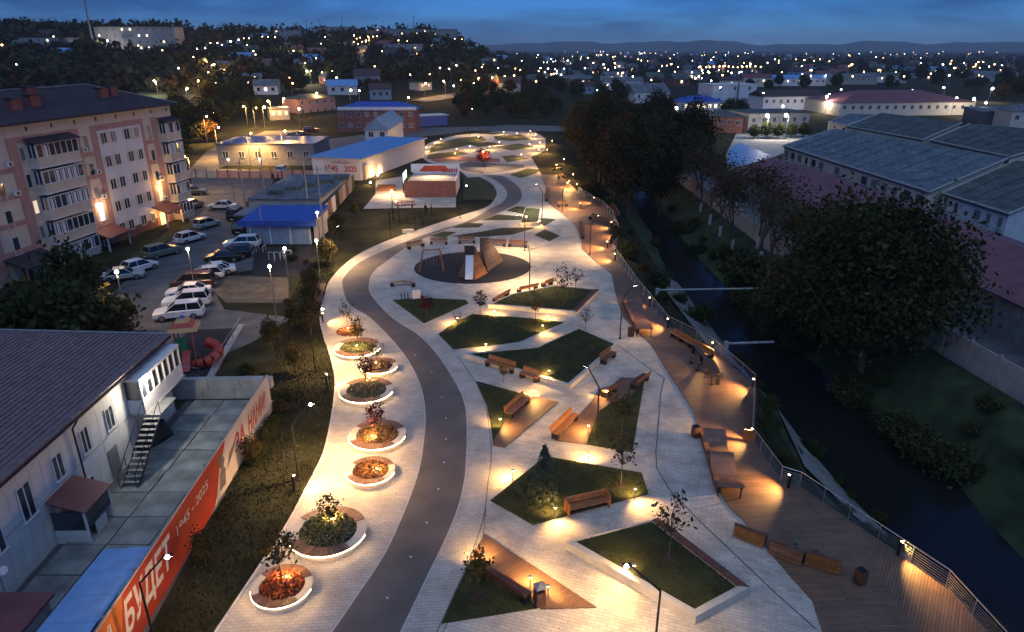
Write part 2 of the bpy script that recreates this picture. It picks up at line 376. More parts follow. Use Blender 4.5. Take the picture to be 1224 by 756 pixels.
def smooth_curve(pts, k=6):
    P_ = [Vector((p[0], p[1])) for p in pts]; out = []
    for i in range(len(P_) - 1):
        p0 = P_[max(0, i - 1)]; p1 = P_[i]; p2 = P_[i + 1]; p3 = P_[min(len(P_) - 1, i + 2)]
        for j in range(k):
            t = j / k
            out.append(.5 * ((2 * p1) + (p2 - p0) * t + (2 * p0 - 5 * p1 + 4 * p2 - p3) * t * t + (3 * p1 - p0 - 3 * p2 + p3) * t ** 3))
    return out + [P_[-1]]
def px(l, z=0.0): return [G(a, b, z) for a, b in l]
def ext(pts, d=6):                          # carry the first point on out of the frame
    v = (pts[0] - pts[1]).normalized(); return [pts[0] + v * d] + pts
def ribbon(A, B, z, n=110):
    def res(P_):
        L_ = [0]
        for a, b in zip(P_, P_[1:]): L_.append(L_[-1] + (b - a).length)
        t = np.linspace(0, L_[-1], n); return list(zip(np.interp(t, L_, [p.x for p in P_]), np.interp(t, L_, [p.y for p in P_])))
    a, b = res(A), res(B); m = MB()
    vs = [(p[0], p[1], z) for p in a] + [(p[0], p[1], z) for p in b]
    m.add(vs, [(i, n + i, n + i + 1, i + 1) for i in range(n - 1)]); 
    return m
AL = smooth_curve(ext(px([(396.5,756),(426.6,712),(457,666.5),(479,621),(499.5,566),(507,521),(508,490.5),(502,460),(487,430),(467,405),(441.7,380),(416.5,363),(409,341),(411.5,331),(426.6,315.6),(457,300.5),(507,280.5),(557,265),(585,250),(600,242),(606,233),(602,224),(590,215),(575,209)])))
AR = smooth_curve(ext(px([(479,756),(512,687),(532,646),(547,609),(555,576),(557,556),(558.5,511),(555,480.5),(542,453),(522,423),(499.5,400),(469,380),(444,353),(441.6,338),(446.7,325.6),(462,313),(487,295.5),(522,279),(547,270.4),(576,263),(603,252),(619,243),(624,234),(621,225),(612,217),(600,210)])))
LL = smooth_curve(ext(px([(258,756),(306,684),(344,626),(375,568),(389,536),(398,490.5),(401,455),(395,425),(386,398),(383,376),(389,351),(395,336),(411,318),(432,303),(467,287),(507,273),(552,258),(582,248),(592,238),(594,230),(588,220),(574,212)])))
RR = smooth_curve(ext(px([(522,756),(552,690),(568,650),(578.6,616),(583.6,576),(587,550),(586,521),(580,485.5),(567,455),(542,420),(519.6,397.6),(492,380),(468,359),(459,340),(463,328),(478,316),(500,303),(530,288),(552,277),(578,268.5),(606,257),(625,247),(632,235),(628,223),(616,213),(604,207)])))
DL = ext(px([(983,756),(971,719),(945.6,691),(916,656),(887.5,622),(873,609),(853,578),(848,561),(837,523),(829,493),(803,453),(778,413),(745,380),(736,352),(731,328),(712,313),(696,298),(694.6,281),(689,270),(669.4,254),(655,243),(655,229),(647,212),(640,200),(633,188)]))
RAIL = ext(px([(1207,756),(1139,682),(1020,604),(961,565),(938,558),(902,511),(905,448),(853,404),(800,378),(761,330),(733,292),(744,278),(733,252),(721.5,241),(692,224)], 1.1) )
RAILX = RAIL + px([(681,213),(668,203)], 1.1)

def n2(pts): return [(p[0], p[1]) for p in pts]
plaza = n2(LL) + n2(px([(560, 214), (552, 206), (545, 200), (530, 199), (512, 194), (503, 188), (503, 180), (510, 173), (518, 169), (545, 162), (600, 157), (640, 158), (652, 166), (652, 180)])) + n2([Vector(p) + Vector((.4, 0, 0)) for p in DL[::-1]])
struct('plaza_paving', MB().sheet(plaza, 0.0), 'paver')
struct('left_footway', ribbon(LL, AL, .004), 'paver_strip')
struct('right_footway', ribbon(AR, RR, .004), 'paver_strip')
struct('cycle_path', ribbon(AL, AR, .008), 'bike_asphalt')
def kerb_line(name, line, w=.12, h=.045, mt='kerb', z0=-.05):
    m = MB(); P_ = [Vector((p[0], p[1])) for p in line]
    for i in range(len(P_) - 1):
        d = (P_[i + 1] - P_[i]); 
        if d.length < 1e-4: continue
        nrm = Vector((-d.y, d.x)).normalized() * w / 2
        a, b, c, e = P_[i] + nrm, P_[i] - nrm, P_[i + 1] - nrm, P_[i + 1] + nrm
        m.add([(a.x, a.y, z0), (b.x, b.y, z0), (c.x, c.y, z0), (e.x, e.y, z0), (a.x, a.y, h), (b.x, b.y, h), (c.x, c.y, h), (e.x, e.y, h)],
              [(4, 5, 6, 7), (0, 1, 5, 4), (2, 3, 7, 6), (0, 4, 7, 3), (1, 2, 6, 5)])
    return struct(name, m, mt)
kerb_line('kerb', LL, .15, .05)
kerb_line('path_edging', AL, .06, .012, 'kerb'); kerb_line('path_edging', AR, .06, .012, 'kerb'); kerb_line('drain_line', RR[:60], .05, .010, 'asphalt')
mb_d = px([(833, 620), (800, 585), (785, 560), (784, 540), (790, 470), (794, 452), (775, 440), (738, 412)])
kerb_line('drain_channel', mb_d, .07, .010, 'asphalt'); kerb_line('drain_channel', px([(833, 620), (870, 655), (930, 712), (975, 752)]), .07, .010, 'asphalt')
kerb_line('paving_joint', px([(583, 575), (578, 640), (560, 690), (530, 756)]), .04, .009, 'asphalt')

# deck
def by_y(P_):
    q = sorted((p[1], p[0]) for p in P_); return [a for a, _ in q], [c for _, c in q]
dly, dlx = by_y(DL); dry, drx = by_y(RAILX)
yy = sorted(set([y_ for y_ in dly + dry if max(dly[0], dry[0]) <= y_ <= min(dly[-1], dry[-1])]))
mb = MB()
for a, b in zip(yy, yy[1:]):
    la, lb, ra, rb = np.interp(a, dly, dlx), np.interp(b, dly, dlx), np.interp(a, dry, drx), np.interp(b, dry, drx)
    mb.add([(la, a, .06), (ra, a, .06), (rb, b, .06), (lb, b, .06), (la, a, -.4), (ra, a, -.4), (rb, b, -.4), (lb, b, -.4)], [(0, 1, 2, 3), (1, 5, 6, 2), (0, 3, 7, 4)])
struct('deck', mb, 'deck_wood')
edge = px([(1120, 800), (1094, 754), (1058, 700), (1030, 655), (1006, 625)])
struct('deck_edge_boards', MB().sheet(n2(edge) + n2([v - Vector((.12, .05, 0)) for v in px([(1020,604),(1139,682),(1207,756),(1240,800)], 1.1)]), .066), 'deck_wood_edge')
# sloping concrete apron below the deck
mb = MB(); ya = [16, 22.9, 26.7, 31.8, 35, 40.3, 48.3, 55.7, 61, 73, 86]
for a, b in zip(ya, ya[1:]):
    q = []
    for y_, in ((a,), (b,)):
        r_ = np.interp(y_, RL_Y, RL_X); l_ = np.interp(y_, RV_Y, RV_L)
        q.append([(r_ + f_ * (l_ - r_), y_, float(terrain(r_ + f_ * (l_ - r_), y_)) + .22) for f_ in (.52, .98)])
    mb.add([q[0][0], q[0][1], q[1][1], q[1][0]], [(0, 1, 2, 3)])
struct('bank_apron', mb, 'apron_concrete')

# asphalt yards and roads on the left
struct('parking_asphalt', MB().sheet(n2(px([(60,440),(140,345),(228,266),(222,256),(221,232),(232,212),(330,211),(322,225),(292,243),(300,296),(318,300),(305,322),(262,330),(258,352),(268,370),(350,380),(300,410),(230,440)])), -.004), 'asphalt')
struct('back_road', MB().sheet(n2(px([(224,205),(248,180),(300,163),(345,147),(400,138),(400,146),(352,158),(318,170),(262,202),(345,205),(345,210),(228,211)])), -.002), 'road')
struct('cross_street', MB().sheet(n2(px([(350,172),(420,163),(500,151),(560,149),(640,150),(700,152),(700,158),(640,157),(560,157),(510,163),(478,172),(470,180),(400,188),(352,190)])), -.006), 'road')
def hillroad(pts, wd):
    m = MB(); P_ = [T(*p) for p in pts]
    pr = None
    for i, p in enumerate(P_):
        d = (P_[min(i + 1, len(P_) - 1)] - P_[max(0, i - 1)]); nrm = Vector((-d.y, d.x, 0)).normalized() * wd / 2
        c = [p + nrm, p - nrm]; c = [(v.x, v.y, float(terrain(v.x, v.y)) + .35) for v in c]
        if pr: m.add([pr[0], pr[1], c[1], c[0]], [(0, 1, 2, 3)])
        pr = c
    return m
struct('hill_road', hillroad([(213,121),(222,113),(232,106),(243,98),(250,90),(252,84),(248,79)], 9), 'road')
struct('hill_street', hillroad([(437,86),(435,78),(433,70),(430,62),(429,55)], 12), 'road')
struct('far_street', hillroad([(500,122),(530,117),(562,113)], 10), 'road')
struct('grass_slope', hillroad([(190,120),(205,110),(222,100),(235,92)], 26), 'bank_grass')
struct('entrance_verge', MB().sheet(n2(px([(152,311),(178,290),(205,276),(214,281),(190,296),(165,316)])), .02), 'bank_grass')
struct('entrance_verge', MB().sheet(n2(px([(216,271),(238,262),(242,270),(221,281)])), .02), 'bank_grass')
struct('playground_rubber', MB().sheet(n2(px([(197,470),(205,420),(225,395),(285,392),(262,425),(240,468)])), .004), 'rubber')
struct('yard_path', MB().sheet(n2(px([(236,468),(262,425),(285,388),(292,388),(270,425),(246,468)])), .008), 'concrete')
struct('yard_lawn', MB().sheet(n2(px([(262,330),(300,330),(345,332),(345,362),(270,362),(257,350)])), .0), 'dirt')
struct('kiosk_playground', MB().sheet(n2(px([(305,296),(372,294),(370,330),(300,330)])), .002), 'rubber')

# ---- open lawns and wooden terraces between the paths
def lawn(pts, mt='turf', z=.05): return struct('lawn', MB().prism(n2(px(pts)), -.1, z), mt)
def terrace(pts): return struct('wood_terrace', MB().prism(n2(px(pts)), -.1, .07), 'plot_wood')
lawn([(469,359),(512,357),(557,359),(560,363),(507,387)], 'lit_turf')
lawn([(524,400),(540,388),(565,376),(640,381.5),(674,386),(646,397.5),(622,408.5),(599,412),(542,418)])
lawn([(569,456),(634,474),(607,500),(589,528),(587,510),(582,485)])
terrace([(634,474),(667,481.5),(603,536),(589,533),(590,528),(607,500)])
lawn([(770,457),(751,477),(731,482),(715.5,493),(704,522),(701,532),(756,541)])
terrace([(663,527),(691,498),(709,478),(717,466),(731,462),(742,452),(758,453),(770,446),(770,457),(751,477),(731,482),(715.5,493),(704,522),(701,532)])
lawn([(586,599),(652,546),(767,566),(775,591),(637,628)])
lawn([(562,671),(643,727.5),(528,746)])
terrace([(579,640),(713,727),(647,729),(562,670)])
lawn([(554,213),(572,212),(590,222),(594,234),(590,239),(554,239)])
lawn([(605,252),(617,247),(646,249),(640,254),(625,256)]); lawn([(576,263.6),(594,257),(624,259),(626,263)]); lawn([(542,272.6),(558,266.5),(578,268),(572,272)])
lawn([(538,283),(576,277.5),(600,273),(640,272.6),(612,280.6),(575,283.5)]); lawn([(641,266),(648,261),(664,262.7),(651,270)]); lawn([(513,283),(530,277),(545,278),(532,284)])
lawn([(639,281.5),(651,274.5),(669,282.4),(657,288.5)])
# far circular garden
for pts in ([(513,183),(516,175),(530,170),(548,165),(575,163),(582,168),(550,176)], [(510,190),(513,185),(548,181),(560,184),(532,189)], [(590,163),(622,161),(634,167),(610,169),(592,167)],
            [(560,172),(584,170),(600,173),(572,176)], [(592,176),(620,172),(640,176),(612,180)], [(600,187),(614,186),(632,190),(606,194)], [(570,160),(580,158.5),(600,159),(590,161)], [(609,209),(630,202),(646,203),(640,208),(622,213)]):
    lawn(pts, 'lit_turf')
struct('garden_plaza', MB().sheet(n2(px([(548,197),(560,193),(600,196),(625,197),(628,200),(600,206),(575,208),(552,204)])), .012), 'asphalt')
struct('flower_border', MB().sheet(n2(px([(512,190),(545,187),(598,190),(598,194),(560,193),(520,194)])), .014), 'brick_base')
circ = G(565, 319); 
struct('rubber_circle', MB().sheet([(circ.x + 7.15 * math.cos(a), circ.y + 6.6 * math.sin(a)) for a in np.linspace(0, 2 * math.pi, 72, endpoint=False)], .010), 'rubber')
# verge lawn beside the brick pavilion and the lit forecourt
struct('forecourt_paving', MB().sheet(n2(px([(434,250),(449,232),(449,216),(482,211),(484,236),(545,236),(545,248),(474,249)])), .004), 'paver')

# ================================================================ PARK LAMPS
def bollard_proto():                        # slim post with a glowing cap
    o = thing('bollard_lamp', 'slim bollard lamp', 'lamp')
    MB().tube((0, 0, 0), (0, 0, .70), .035, .03, 8).tube((0, 0, 0), (0, 0, .03), .09, .09, 10).build('post', 'grey_metal', o)
    MB().ball((0, 0, .76), .085, 10, 6, 0, .8).build('lamp_head', 'glow_warm', o)
    MB().tube((0, 0, .80), (0, 0, .84), .12, .05, 10).build('cap', 'grey_metal', o)
    return o
def box_bollard_proto():                    # dark square post with a side-facing lens (towards -x)
    o = thing('post_lamp', 'dark post lamp', 'lamp')
    MB().box((0, 0, .46), (.15, .15, .92)).build('post', 'dark_metal', o)
    MB().ball((-.05, 0, .93), .07, 10, 6).build('lamp_head', 'glow_warm', o)
    MB().box((.03, 0, 1.01), (.20, .17, .04)).build('cap', 'dark_metal', o)
    return o
BOL = bollard_proto(); BOX = box_bollard_proto(); used = {'b': 0, 'x': 0}
def bollard(bx, by, label, z=0.0, pw=24, dirn=None, group='slim lamps along the plots', tall=1.0):
    o = BOL if not used['b'] else copy_tree(BOL); used['b'] += 1
    o.location = G(bx, by, z); o['label'] = label; o['group'] = group; o.scale = (1, 1, tall)
    if dirn is None: lamp(o, (0, 0, 1.02), pw * .5, WARM, 'POINT', rad=.05)
    else:
        off = Vector((math.cos(dirn), math.sin(dirn), 0))
        lamp(o, (off.x * .14, off.y * .14, .74), pw, WARM, 'SPOT', 130, .9, Vector((off.x, off.y, -.9)).to_track_quat('-Z', 'Y').to_euler(), .05)
    return o
def postlamp(bx, by, label, pw=60, ang=180, group='post lamps along the deck'):
    o = BOX if not used['x'] else copy_tree(BOX); used['x'] += 1
    o.location = G(bx, by, .06); o.rotation_euler = (0, 0, R(ang - 180)); o['label'] = label; o['group'] = group
    lamp(o, (-.16, 0, .95), pw * 1.25, WARM, 'SPOT', 120, .9, Vector((-1, 0, -.36)).to_track_quat('-Z', 'Y').to_euler(), .04)
    return o
B_ = lambda s: 'slim glowing bollard lamp ' + s
bollard(581, 421, B_('at the pointed tip of the plot with the kerb wall'), dirn=R(110), pw=40)
bollard(648.5, 398, B_('on the thin path between the two big dark lawns'), dirn=R(-60), pw=36)
bollard(591, 380, B_('facing the long white kerb wall at its footway end'), dirn=R(80), pw=52)
bollard(655, 386, B_('facing the long white kerb wall at its river end'), dirn=R(80), pw=52)
bollard(547, 389, B_('by the footway, between the small lawn and the big one'), dirn=R(190), pw=36)
bollard(656, 453, B_('on the lawn behind the short pale kerb end'), dirn=R(-110), pw=46)
bollard(638, 477, B_('at the end of the bench on the triangular terrace'), dirn=R(-60), pw=34)
bollard(598, 512, B_('in the corner of the triangular terrace'), dirn=R(-20), pw=38)
bollard(703, 520, B_('with a bent neck beside the bench in the lamp post plot'), dirn=R(190), pw=30)
bollard(703, 555, B_('at the back edge of the spruce lawn'), dirn=R(75), pw=46)
bollard(613, 575, B_('at the footway edge of the spruce lawn'), dirn=R(180), pw=46)
bollard(663.5, 620, B_('at the footway end of the bench on the spruce lawn'), dirn=R(-75), pw=54)
bollard(758.5, 597, B_('at the river end of the bench on the spruce lawn'), dirn=R(-60), pw=54)
bollard(757, 690, B_('inside the raised bed beside the bent lamp post'), .40, dirn=R(215), pw=46)
bollard(578, 676, B_('at the apex of the wooden triangle, behind a wild shoot'), dirn=R(80), pw=22)
bollard(655, 715, B_('behind the lidded litter bin'), dirn=R(20), pw=22); bollard(634, 704, B_('between the long dark bench and the litter bin'), dirn=R(60), pw=20)
bollard(725, 478, B_('lighting the orange corner under the small pergola bench'), dirn=R(200), pw=16)
bollard(629, 270, B_('tall, inside the small lit planter near the deck'), .3, pw=50, tall=1.8)
bollard(645, 270, B_('beside the small lit planter'), dirn=R(-90), pw=26)
P_ = lambda s: 'dark post lamp on the river deck ' + s
postlamp(776.5, 366, P_('beside the long dark lounger bench')); postlamp(798, 392, P_('at the upper end of the railing bench'))
postlamp(851, 421, P_('at the lower end of the railing bench'), 60, 225); postlamp(900, 466, P_('at the outer corner of the railing'))
postlamp(898, 527, P_('at the foot of the straight railing'), 75); postlamp(942, 583, P_('where the railing kinks, by the wavy loungers'), 48)
postlamp(1073, 664, P_('near the lower railing, shining along it'), 60, 305)
for (bx, by, ll) in ((710,243,'behind the curved rail'),(731,273,'before the dark planter'),(741,284,'beside the dark planter'),(735,312,'past the dark planter'),(726,297,'opposite the forked pole'),(694,250,'by the first seat'),(690,226,'at the far seats')):
    postlamp(bx, by, P_(ll), 95)
for (bx, by, ll) in ((352,584,'beside the third planter'),(391,460,'beside the grey herb planter'),(386,385,'near the brown benches at the bend')):
    postlamp(bx, by, 'short dark post lamp on the verge edge ' + ll, 34, 0, 'post lamps of the verge')
# small lights of the far garden
for k, (bx, by) in enumerate([(645,175),(654,184),(665,203),(685,215),(678,225),(644,184),(623,190),(597,175),(585,180),(520,176),(546,183),(562,180),(544,189),(602,162),(633,177),(660,173),(674,196),(510,182),(527,171),(618,164),(640,166),(572,168),(634,161)]):
    bollard(bx, by, 'slim garden light among the far round lawns', pw=190 if k < 6 else 120, group='lights of the far garden', tall=1.4)

# ---- tall bent poles
def pole(bx, by, ax, ay, label, h=5.0, lit=True, pw=420, col=COOL, arm=1.1, z=0.0, show='glow_white', spot=140, name='lamp_post', mt='dark_metal', back=False):
    p = G(bx, by, z); o = thing(name, label, 'lamp post', p, 0, 'tall bent lamp posts')
    e = Vector((ax, ay, 0)).normalized()
    MB().tube((0, 0, 0), (0, 0, h * .78), .06, .05, 8).tube((0, 0, h * .78), (e.x * arm, e.y * arm, h), .05, .04, 8).build('pole', mt, o)
    MB().tube((0, 0, 0), (0, 0, .04), .16, .16, 10).build('base_plate', mt, o)
    hd = Vector((e.x * (arm + .18), e.y * (arm + .18), h + .02))
    MB().box(hd, (.42, .16, .07), math.atan2(e.y, e.x)).build('lamp_head', mt, o)
    if lit:
        MB().box(hd - Vector((0, 0, .045)), (.36, .12, .015), math.atan2(e.y, e.x)).build('lens', show, o)
        if back: MB().ball(hd + Vector((0, -.08, -.02)), .10, 8, 5).build('lamp_globe', show, o)
        lamp(o, hd - Vector((0, 0, .09)), pw, col, 'SPOT', spot, .8, (0, 0, 0), .12)
    return o
Q_ = lambda s: 'tall bent dark lamp post ' + s
pole(357, 573, 1, .5, Q_('on the verge beside the fourth planter'), pw=850, col=(1, .58, .25), back=True)
pole(377, 441, .8, .9, Q_('on the verge beside the red flower bed'), pw=780, col=(1, .58, .25), back=True)
pole(741, 405, 1, .5, Q_('at the edge of the deck beside the long lounger'), pw=40, col=NEUT)
pole(713, 524, -.9, 1.1, Q_('standing on the wooden plot with three benches'), pw=50, col=NEUT, spot=150)
pole(781, 790, -1, .2, Q_('over the raised bed, its head lit'), pw=420, col=NEUT, back=True, arm=1.3)
pole(188, 780, .9, .3, Q_('behind the red banner wall, its head lit'), pw=120, col=NEUT, back=True)
pole(633, 346, -.2, 1, Q_('at the edge of the dark rubber circle'), pw=620, col=NEUT)
pole(648, 259, -.7, .7, Q_('between the small lawns and the deck'), pw=420)
pole(467, 284, .6, .6, Q_('on the verge beside the bar frame'), pw=420, col=NEUT, back=True)
pole(550, 261, .6, .4, Q_('beside the brick pavilion corner'), pw=420, col=NEUT, back=True)
pole(399, 321, .5, .8, Q_('at the outer bend of the cycle path'), pw=620, col=NEUT)
pole(705, 305, .6, .6, Q_('on the deck by the dark planter'), pw=380, col=NEUT)
pole(672, 254, .5, .4, Q_('on the deck by the first seat'), pw=420, col=NEUT)
pole(580, 203, .5, .4, Q_('in the middle of the far garden'), pw=700, col=NEUT)
pole(561, 163, .5, .4, Q_('at the rear street, far garden side'), h=8, pw=900, col=NEUT, back=True)
pole(644, 205, -.5, .4, Q_('at the far start of the deck'), pw=500, col=WARM, back=True)
pole(627, 300, -.5, -.4, Q_('behind the climbing pyramids'), pw=520, col=NEUT)
for (bx, by, h, ll, c) in ((331,384,5.5,'in the yard behind the banner','w'),(154,392,5.5,'half hidden in the big bush','w'),(234,352,5,'between the parked white cars','w'),(346,345,4.5,'by the small yard lawn','w'),(383,334,4.5,'by the verge shrubs','w'),(384,300,5,'beside the blue kiosk','w'),(280,240,7,'on the asphalt court, unlit side','w'),(316,235,6.5,'by the court kerb','w')):
    p = G(bx, by); o = thing('yard_lamp', 'yard lamp with a bright round head ' + ll, 'lamp post', p, 0, 'lamps of the yard')
    MB().tube((0, 0, 0), (0, 0, h), .06, .045, 8).build('pole', 'grey_metal', o); MB().ball((0, 0, h + .12), .17, 10, 6).build('lamp_head', 'glow_white', o)
    lamp(o, (0, 0, h - .15), 120, NEUT, 'SPOT', 150, .6, (0, 0, 0), .15)

# ================================================================ RAILING ALONG THE DECK
def railing(pts, name, label, z0=.06, h=1.05, nrail=6, step=1.75):
    o = thing(name, label, 'railing', pts[0])
    base = Vector(pts[0])
    P3 = [Vector((p[0], p[1], z0)) - Vector((base.x, base.y, base.z)) for p in pts]
    pm = MB().tube((0, 0, 0), (0, 0, h - .02), .022, .022, 6).mesh('post', 'steel')
    for a, b in zip(P3, P3[1:]):
        n = max(1, round((b - a).length / step))
        for i in range(n): part('post', pm, o, a.lerp(b, i / n))
    part('post', pm, o, P3[-1])
    top = MB().path([p + Vector((0, 0, h)) for p in P3], .030, 8).build('top_rail', 'steel', o)
    for k in range(nrail):
        MB().path([p + Vector((0, 0, .12 + k * (h - .2) / nrail)) for p in P3], .009, 5).build('rail', 'steel', o)
    return o
inr = [Vector((p.x - .12, p.y, 0)) for p in RAIL]
railing(inr[:10], 'railing', 'slender steel railing of thin horizontal bars along the lower river deck')
railing(inr[9:13], 'railing', 'slender steel railing along the middle river deck before the dark planter')
railing(inr[12:], 'railing', 'slender steel railing bending round the far river deck')

# ================================================================ BENCHES AND SEATS
def bench(cpx, apx, bpx, label, z=.0, wood='bench_wood', back=True, depth=.6, side='dark_metal', facing=1, group='wooden benches of the park', panel=False, bh=.85):
    """bench whose front foot line runs from apx to bpx"""
    A = G(*apx, z); B = G(*bpx, z); d = B - A; L_ = d.length
    o = thing('park_bench', label, 'bench', (A + B) / 2, math.atan2(d.y, d.x), group)
    f = facing
    for k in range(4): MB().box((0, f * (.07 + k * .14), .44), (L_, .12, .05)).build('seat_slat', wood, o)
    if back:
        for k in range(3): MB().box((0, f * (.60 + k * .03), .56 + k * .13), (L_, .04, .115), 0, 0, -f * .15).build('back_slat', wood, o)
    for s in (-1, 1):
        if panel: MB().box((s * (L_ / 2 + .035), f * .32, bh / 2), (.06, .72, bh)).build('side_panel', 'orange_wood', o)
        else: MB().box((s * (L_ / 2 - .18), f * .29, .21), (.30, .5, .415)).build('leg', side, o)
    return o
Z = 'wooden slatted bench '
bench(0, (612,502), (634,482), Z + 'along the lawn edge of the triangular terrace', .07, facing=1)
bench(0, (667,527), (692,502), Z + 'lit orange, at the low corner of the lamp post plot', .07, wood='orange_wood', facing=1)
bench(0, (681,618), (728,607), Z + 'with an orange end panel on the spruce lawn', .0, facing=1, panel=True)
bench(0, (579,438), (612,448), Z + 'on the kerb wall of the big lawn, the longer one', .0, facing=1)
bench(0, (620,452), (641,459), Z + 'on the kerb wall of the big lawn, the shorter one', .0, facing=1)
bench(0, (636,716), (583,683), Z + 'long and dark on the wooden triangle', .07, wood='bench_wood_dark', facing=1)
bench(0, (718,474), (731,466), Z + 'short with raised back on the lamp post plot', .07, wood='bench_wood_dark', facing=-1)
bench(0, (752,464), (769,452), Z + 'dark, in the upper corner of the lamp post plot', .07, wood='bench_wood_dark', facing=-1)
bench(0, (724,437), (737,427), Z + 'at the river side of the big lawn', .0, wood='bench_wood_dark', facing=1)
bench(0, (588,362), (604,353), Z + 'behind the kerb wall bed, against its footway side', .0, facing=-1)
bench(0, (617,350), (640,345), Z + 'behind the kerb wall bed, in the middle of its rear edge', .0, facing=-1)
bench(0, (646,343), (657,339), Z + 'behind the kerb wall bed, by its rear corner', .0, facing=-1)
for i, (a, b, l) in enumerate((((489,299),(508,295),'with dark end blocks by the bar frame'),((514,293),(535,293),'behind the bar frame'),((548,292),(568,291.5),'behind the climbing pyramids'),((581,294),(604,295.5),'red brown, behind the larger pyramid'),((607,295.5),(629,297),'red brown, beside the lamp post'),((385,365),(390,343),'brown at the outer bend of the footway'))):
    bench(0, a, b, Z + l, .0, facing=1, wood='bench_wood_dark' if i > 2 else 'bench_wood')
for i, (a, b, l) in enumerate((((655,241),(657,228),'tall backed at the first bay of the far deck'),((668,248),(679,247),'low, crossing the far deck'),((699,286),(696,268),'dark, beside the far deck pole'),((703,262),(735,274),'long, curved along the far deck rail'),((724,240),(736,262),'lit, against the curved rail'),((662,204),(672,203),'first at the far end of the deck'),((668,214),(676,213),'second at the far end of the deck'))):
    bench(0, a, b, Z + l, .06, facing=1, wood='bench_wood_dark')
# curved play bench by the little lawn
o = thing('curved_bench', 'curved brown bench with dark ends near the swing frame', 'bench', G(484, 341)); 
ar = [Vector((1.35 * math.cos(a) - .2, 1.1 * math.sin(a) - 1.0, 0)) for a in np.linspace(R(150), R(20), 9)]
for a, b in zip(ar, ar[1:]):
    m_ = (a + b) / 2; MB().box((m_.x, m_.y, .42), ((b - a).length + .04, .5, .08), math.atan2(b.y - a.y, b.x - a.x)).build('seat_slat', 'bench_wood', o)
for q in (ar[0], ar[-1]): MB().box((q.x, q.y, .2), (.35, .45, .4)).build('leg', 'dark_metal', o)

# high-backed benches on the lower deck, seen from behind
def backbench(a, b, label, mt='orange_wood'):
    A, B = G(*a, .06), G(*b, .06); d = B - A; L_ = d.length
    o = thing('high_back_bench', label, 'bench', (A + B) / 2, math.atan2(d.y, d.x), 'high backed benches on the lower deck')
    for k in range(6): MB().box((0, .02, .10 + k * .135), (L_, .05, .125)).build('back_board', mt, o)
    MB().box((0, .05, .87), (L_ + .02, .16, .05)).build('top_rail', 'bench_wood_dark', o)
    for k in range(4): MB().box((0, .18 + k * .16, .42), (L_, .14, .05)).build('seat_slat', 'bench_wood_dark', o)
    for s in (-1, 1): MB().box((s * (L_ / 2 - .04), .42, .20), (.06, .7, .395)).build('side_panel', 'bench_wood_dark', o)
    return o
backbench((876,642), (912,656), 'high backed orange bench by the paving edge, first of three in line'); backbench((918,662), (957,678), 'high backed bench between its two orange neighbours', 'bench_wood')
backbench((961,676), (1003,688), 'high backed bright orange bench beside the brown litter bin')
def silver_plant(bx, by, z, label, s=1.0):
    p = G(bx, by, z); o = thing('potted_plant', label, 'plant', p, 0, 'silvery plants on the benches')
    MB().tube((0, 0, 0), (0, 0, .16 * s), .10 * s, .14 * s, 10).build('pot', 'grey_metal', o)
    m = MB(); q = random.Random(bx)
    for k in range(26):
        a = q.uniform(0, 6.28); e = q.uniform(.2, 1.2); l = q.uniform(.25, .5) * s; t_ = Vector((math.cos(a) * math.cos(e), math.sin(a) * math.cos(e), math.sin(e))) * l
        sd = Vector((-math.sin(a), math.cos(a), 0)) * .035 * s; b0 = Vector((0, 0, .15 * s))
        m.add([b0 - sd * .5, b0 + t_ * .6 - sd, b0 + t_, b0 + t_ * .6 + sd], [(0, 1, 2, 3)])
    m.build('leaves', 'herb_grey', o)
silver_plant(951, 656, .5, 'silvery leaved pot plant on the middle high backed bench', 1.1); silver_plant(974, 664, .5, 'grey leaved pot plant on the orange bench, the larger', 1.1); silver_plant(996, 670, .5, 'small grey pot plant at the end of the orange bench', .7)

# wavy loungers
def lounger(a, b, label, wd=1.5, waves=2, mt='lounger_wood'):
    A, B = G(*a, .06), G(*b, .06); d = B - A; L_ = d.length
    o = thing('wave_lounger', label, 'lounger', (A + B) / 2, math.atan2(d.y, d.x), 'wavy loungers on the deck')
    n = int(L_ / .145); pr = [(-L_ / 2 + L_ * i / n, .58 + .36 * math.sin(2 * math.pi * waves * i / n + 1.2)) for i in range(n + 1)]
    for i in range(n):
        (x0, z0), (x1, z1) = pr[i], pr[i + 1]; 
        m = MB(); t_ = .045; g_ = .012
        m.add([(x0 + g_, -wd / 2, z0), (x1, -wd / 2, z1), (x1, wd / 2, z1), (x0 + g_, wd / 2, z0), (x0 + g_, -wd / 2, z0 - t_), (x1, -wd / 2, z1 - t_), (x1, wd / 2, z1 - t_), (x0 + g_, wd / 2, z0 - t_)],
              [(0, 1, 2, 3), (7, 6, 5, 4), (0, 4, 5, 1), (1, 5, 6, 2), (2, 6, 7, 3), (3, 7, 4, 0)]); m.build('slat', mt, o)
    for s in (-1, 1):
        m = MB(); y = s * (wd / 2 - .10)
        for i in range(n):
            (x0, z0), (x1, z1) = pr[i], pr[i + 1]; m.add([(x0, y, z0 - .05), (x1, y, z1 - .05), (x1, y, z1 - .20), (x0, y, z0 - .20), (x0, y + .05, z0 - .05), (x1, y + .05, z1 - .05), (x1, y + .05, z1 - .20), (x0, y + .05, z0 - .20)],
                                                         [(0, 1, 2, 3), (7, 6, 5, 4), (3, 2, 6, 7)])
        for fx in (-.46, -.15, .15, .46):
            i = min(n, max(0, int((fx + .5) * n))); m.tube((L_ * fx, y, 0), (L_ * fx, y, pr[i][1] - .1), .04, .04, 6)
        m.build('side_frame', 'dark_metal', o)
    return o
lounger((872,598), (852,526), 'wavy brown slatted lounger at the paving edge of the lower deck')
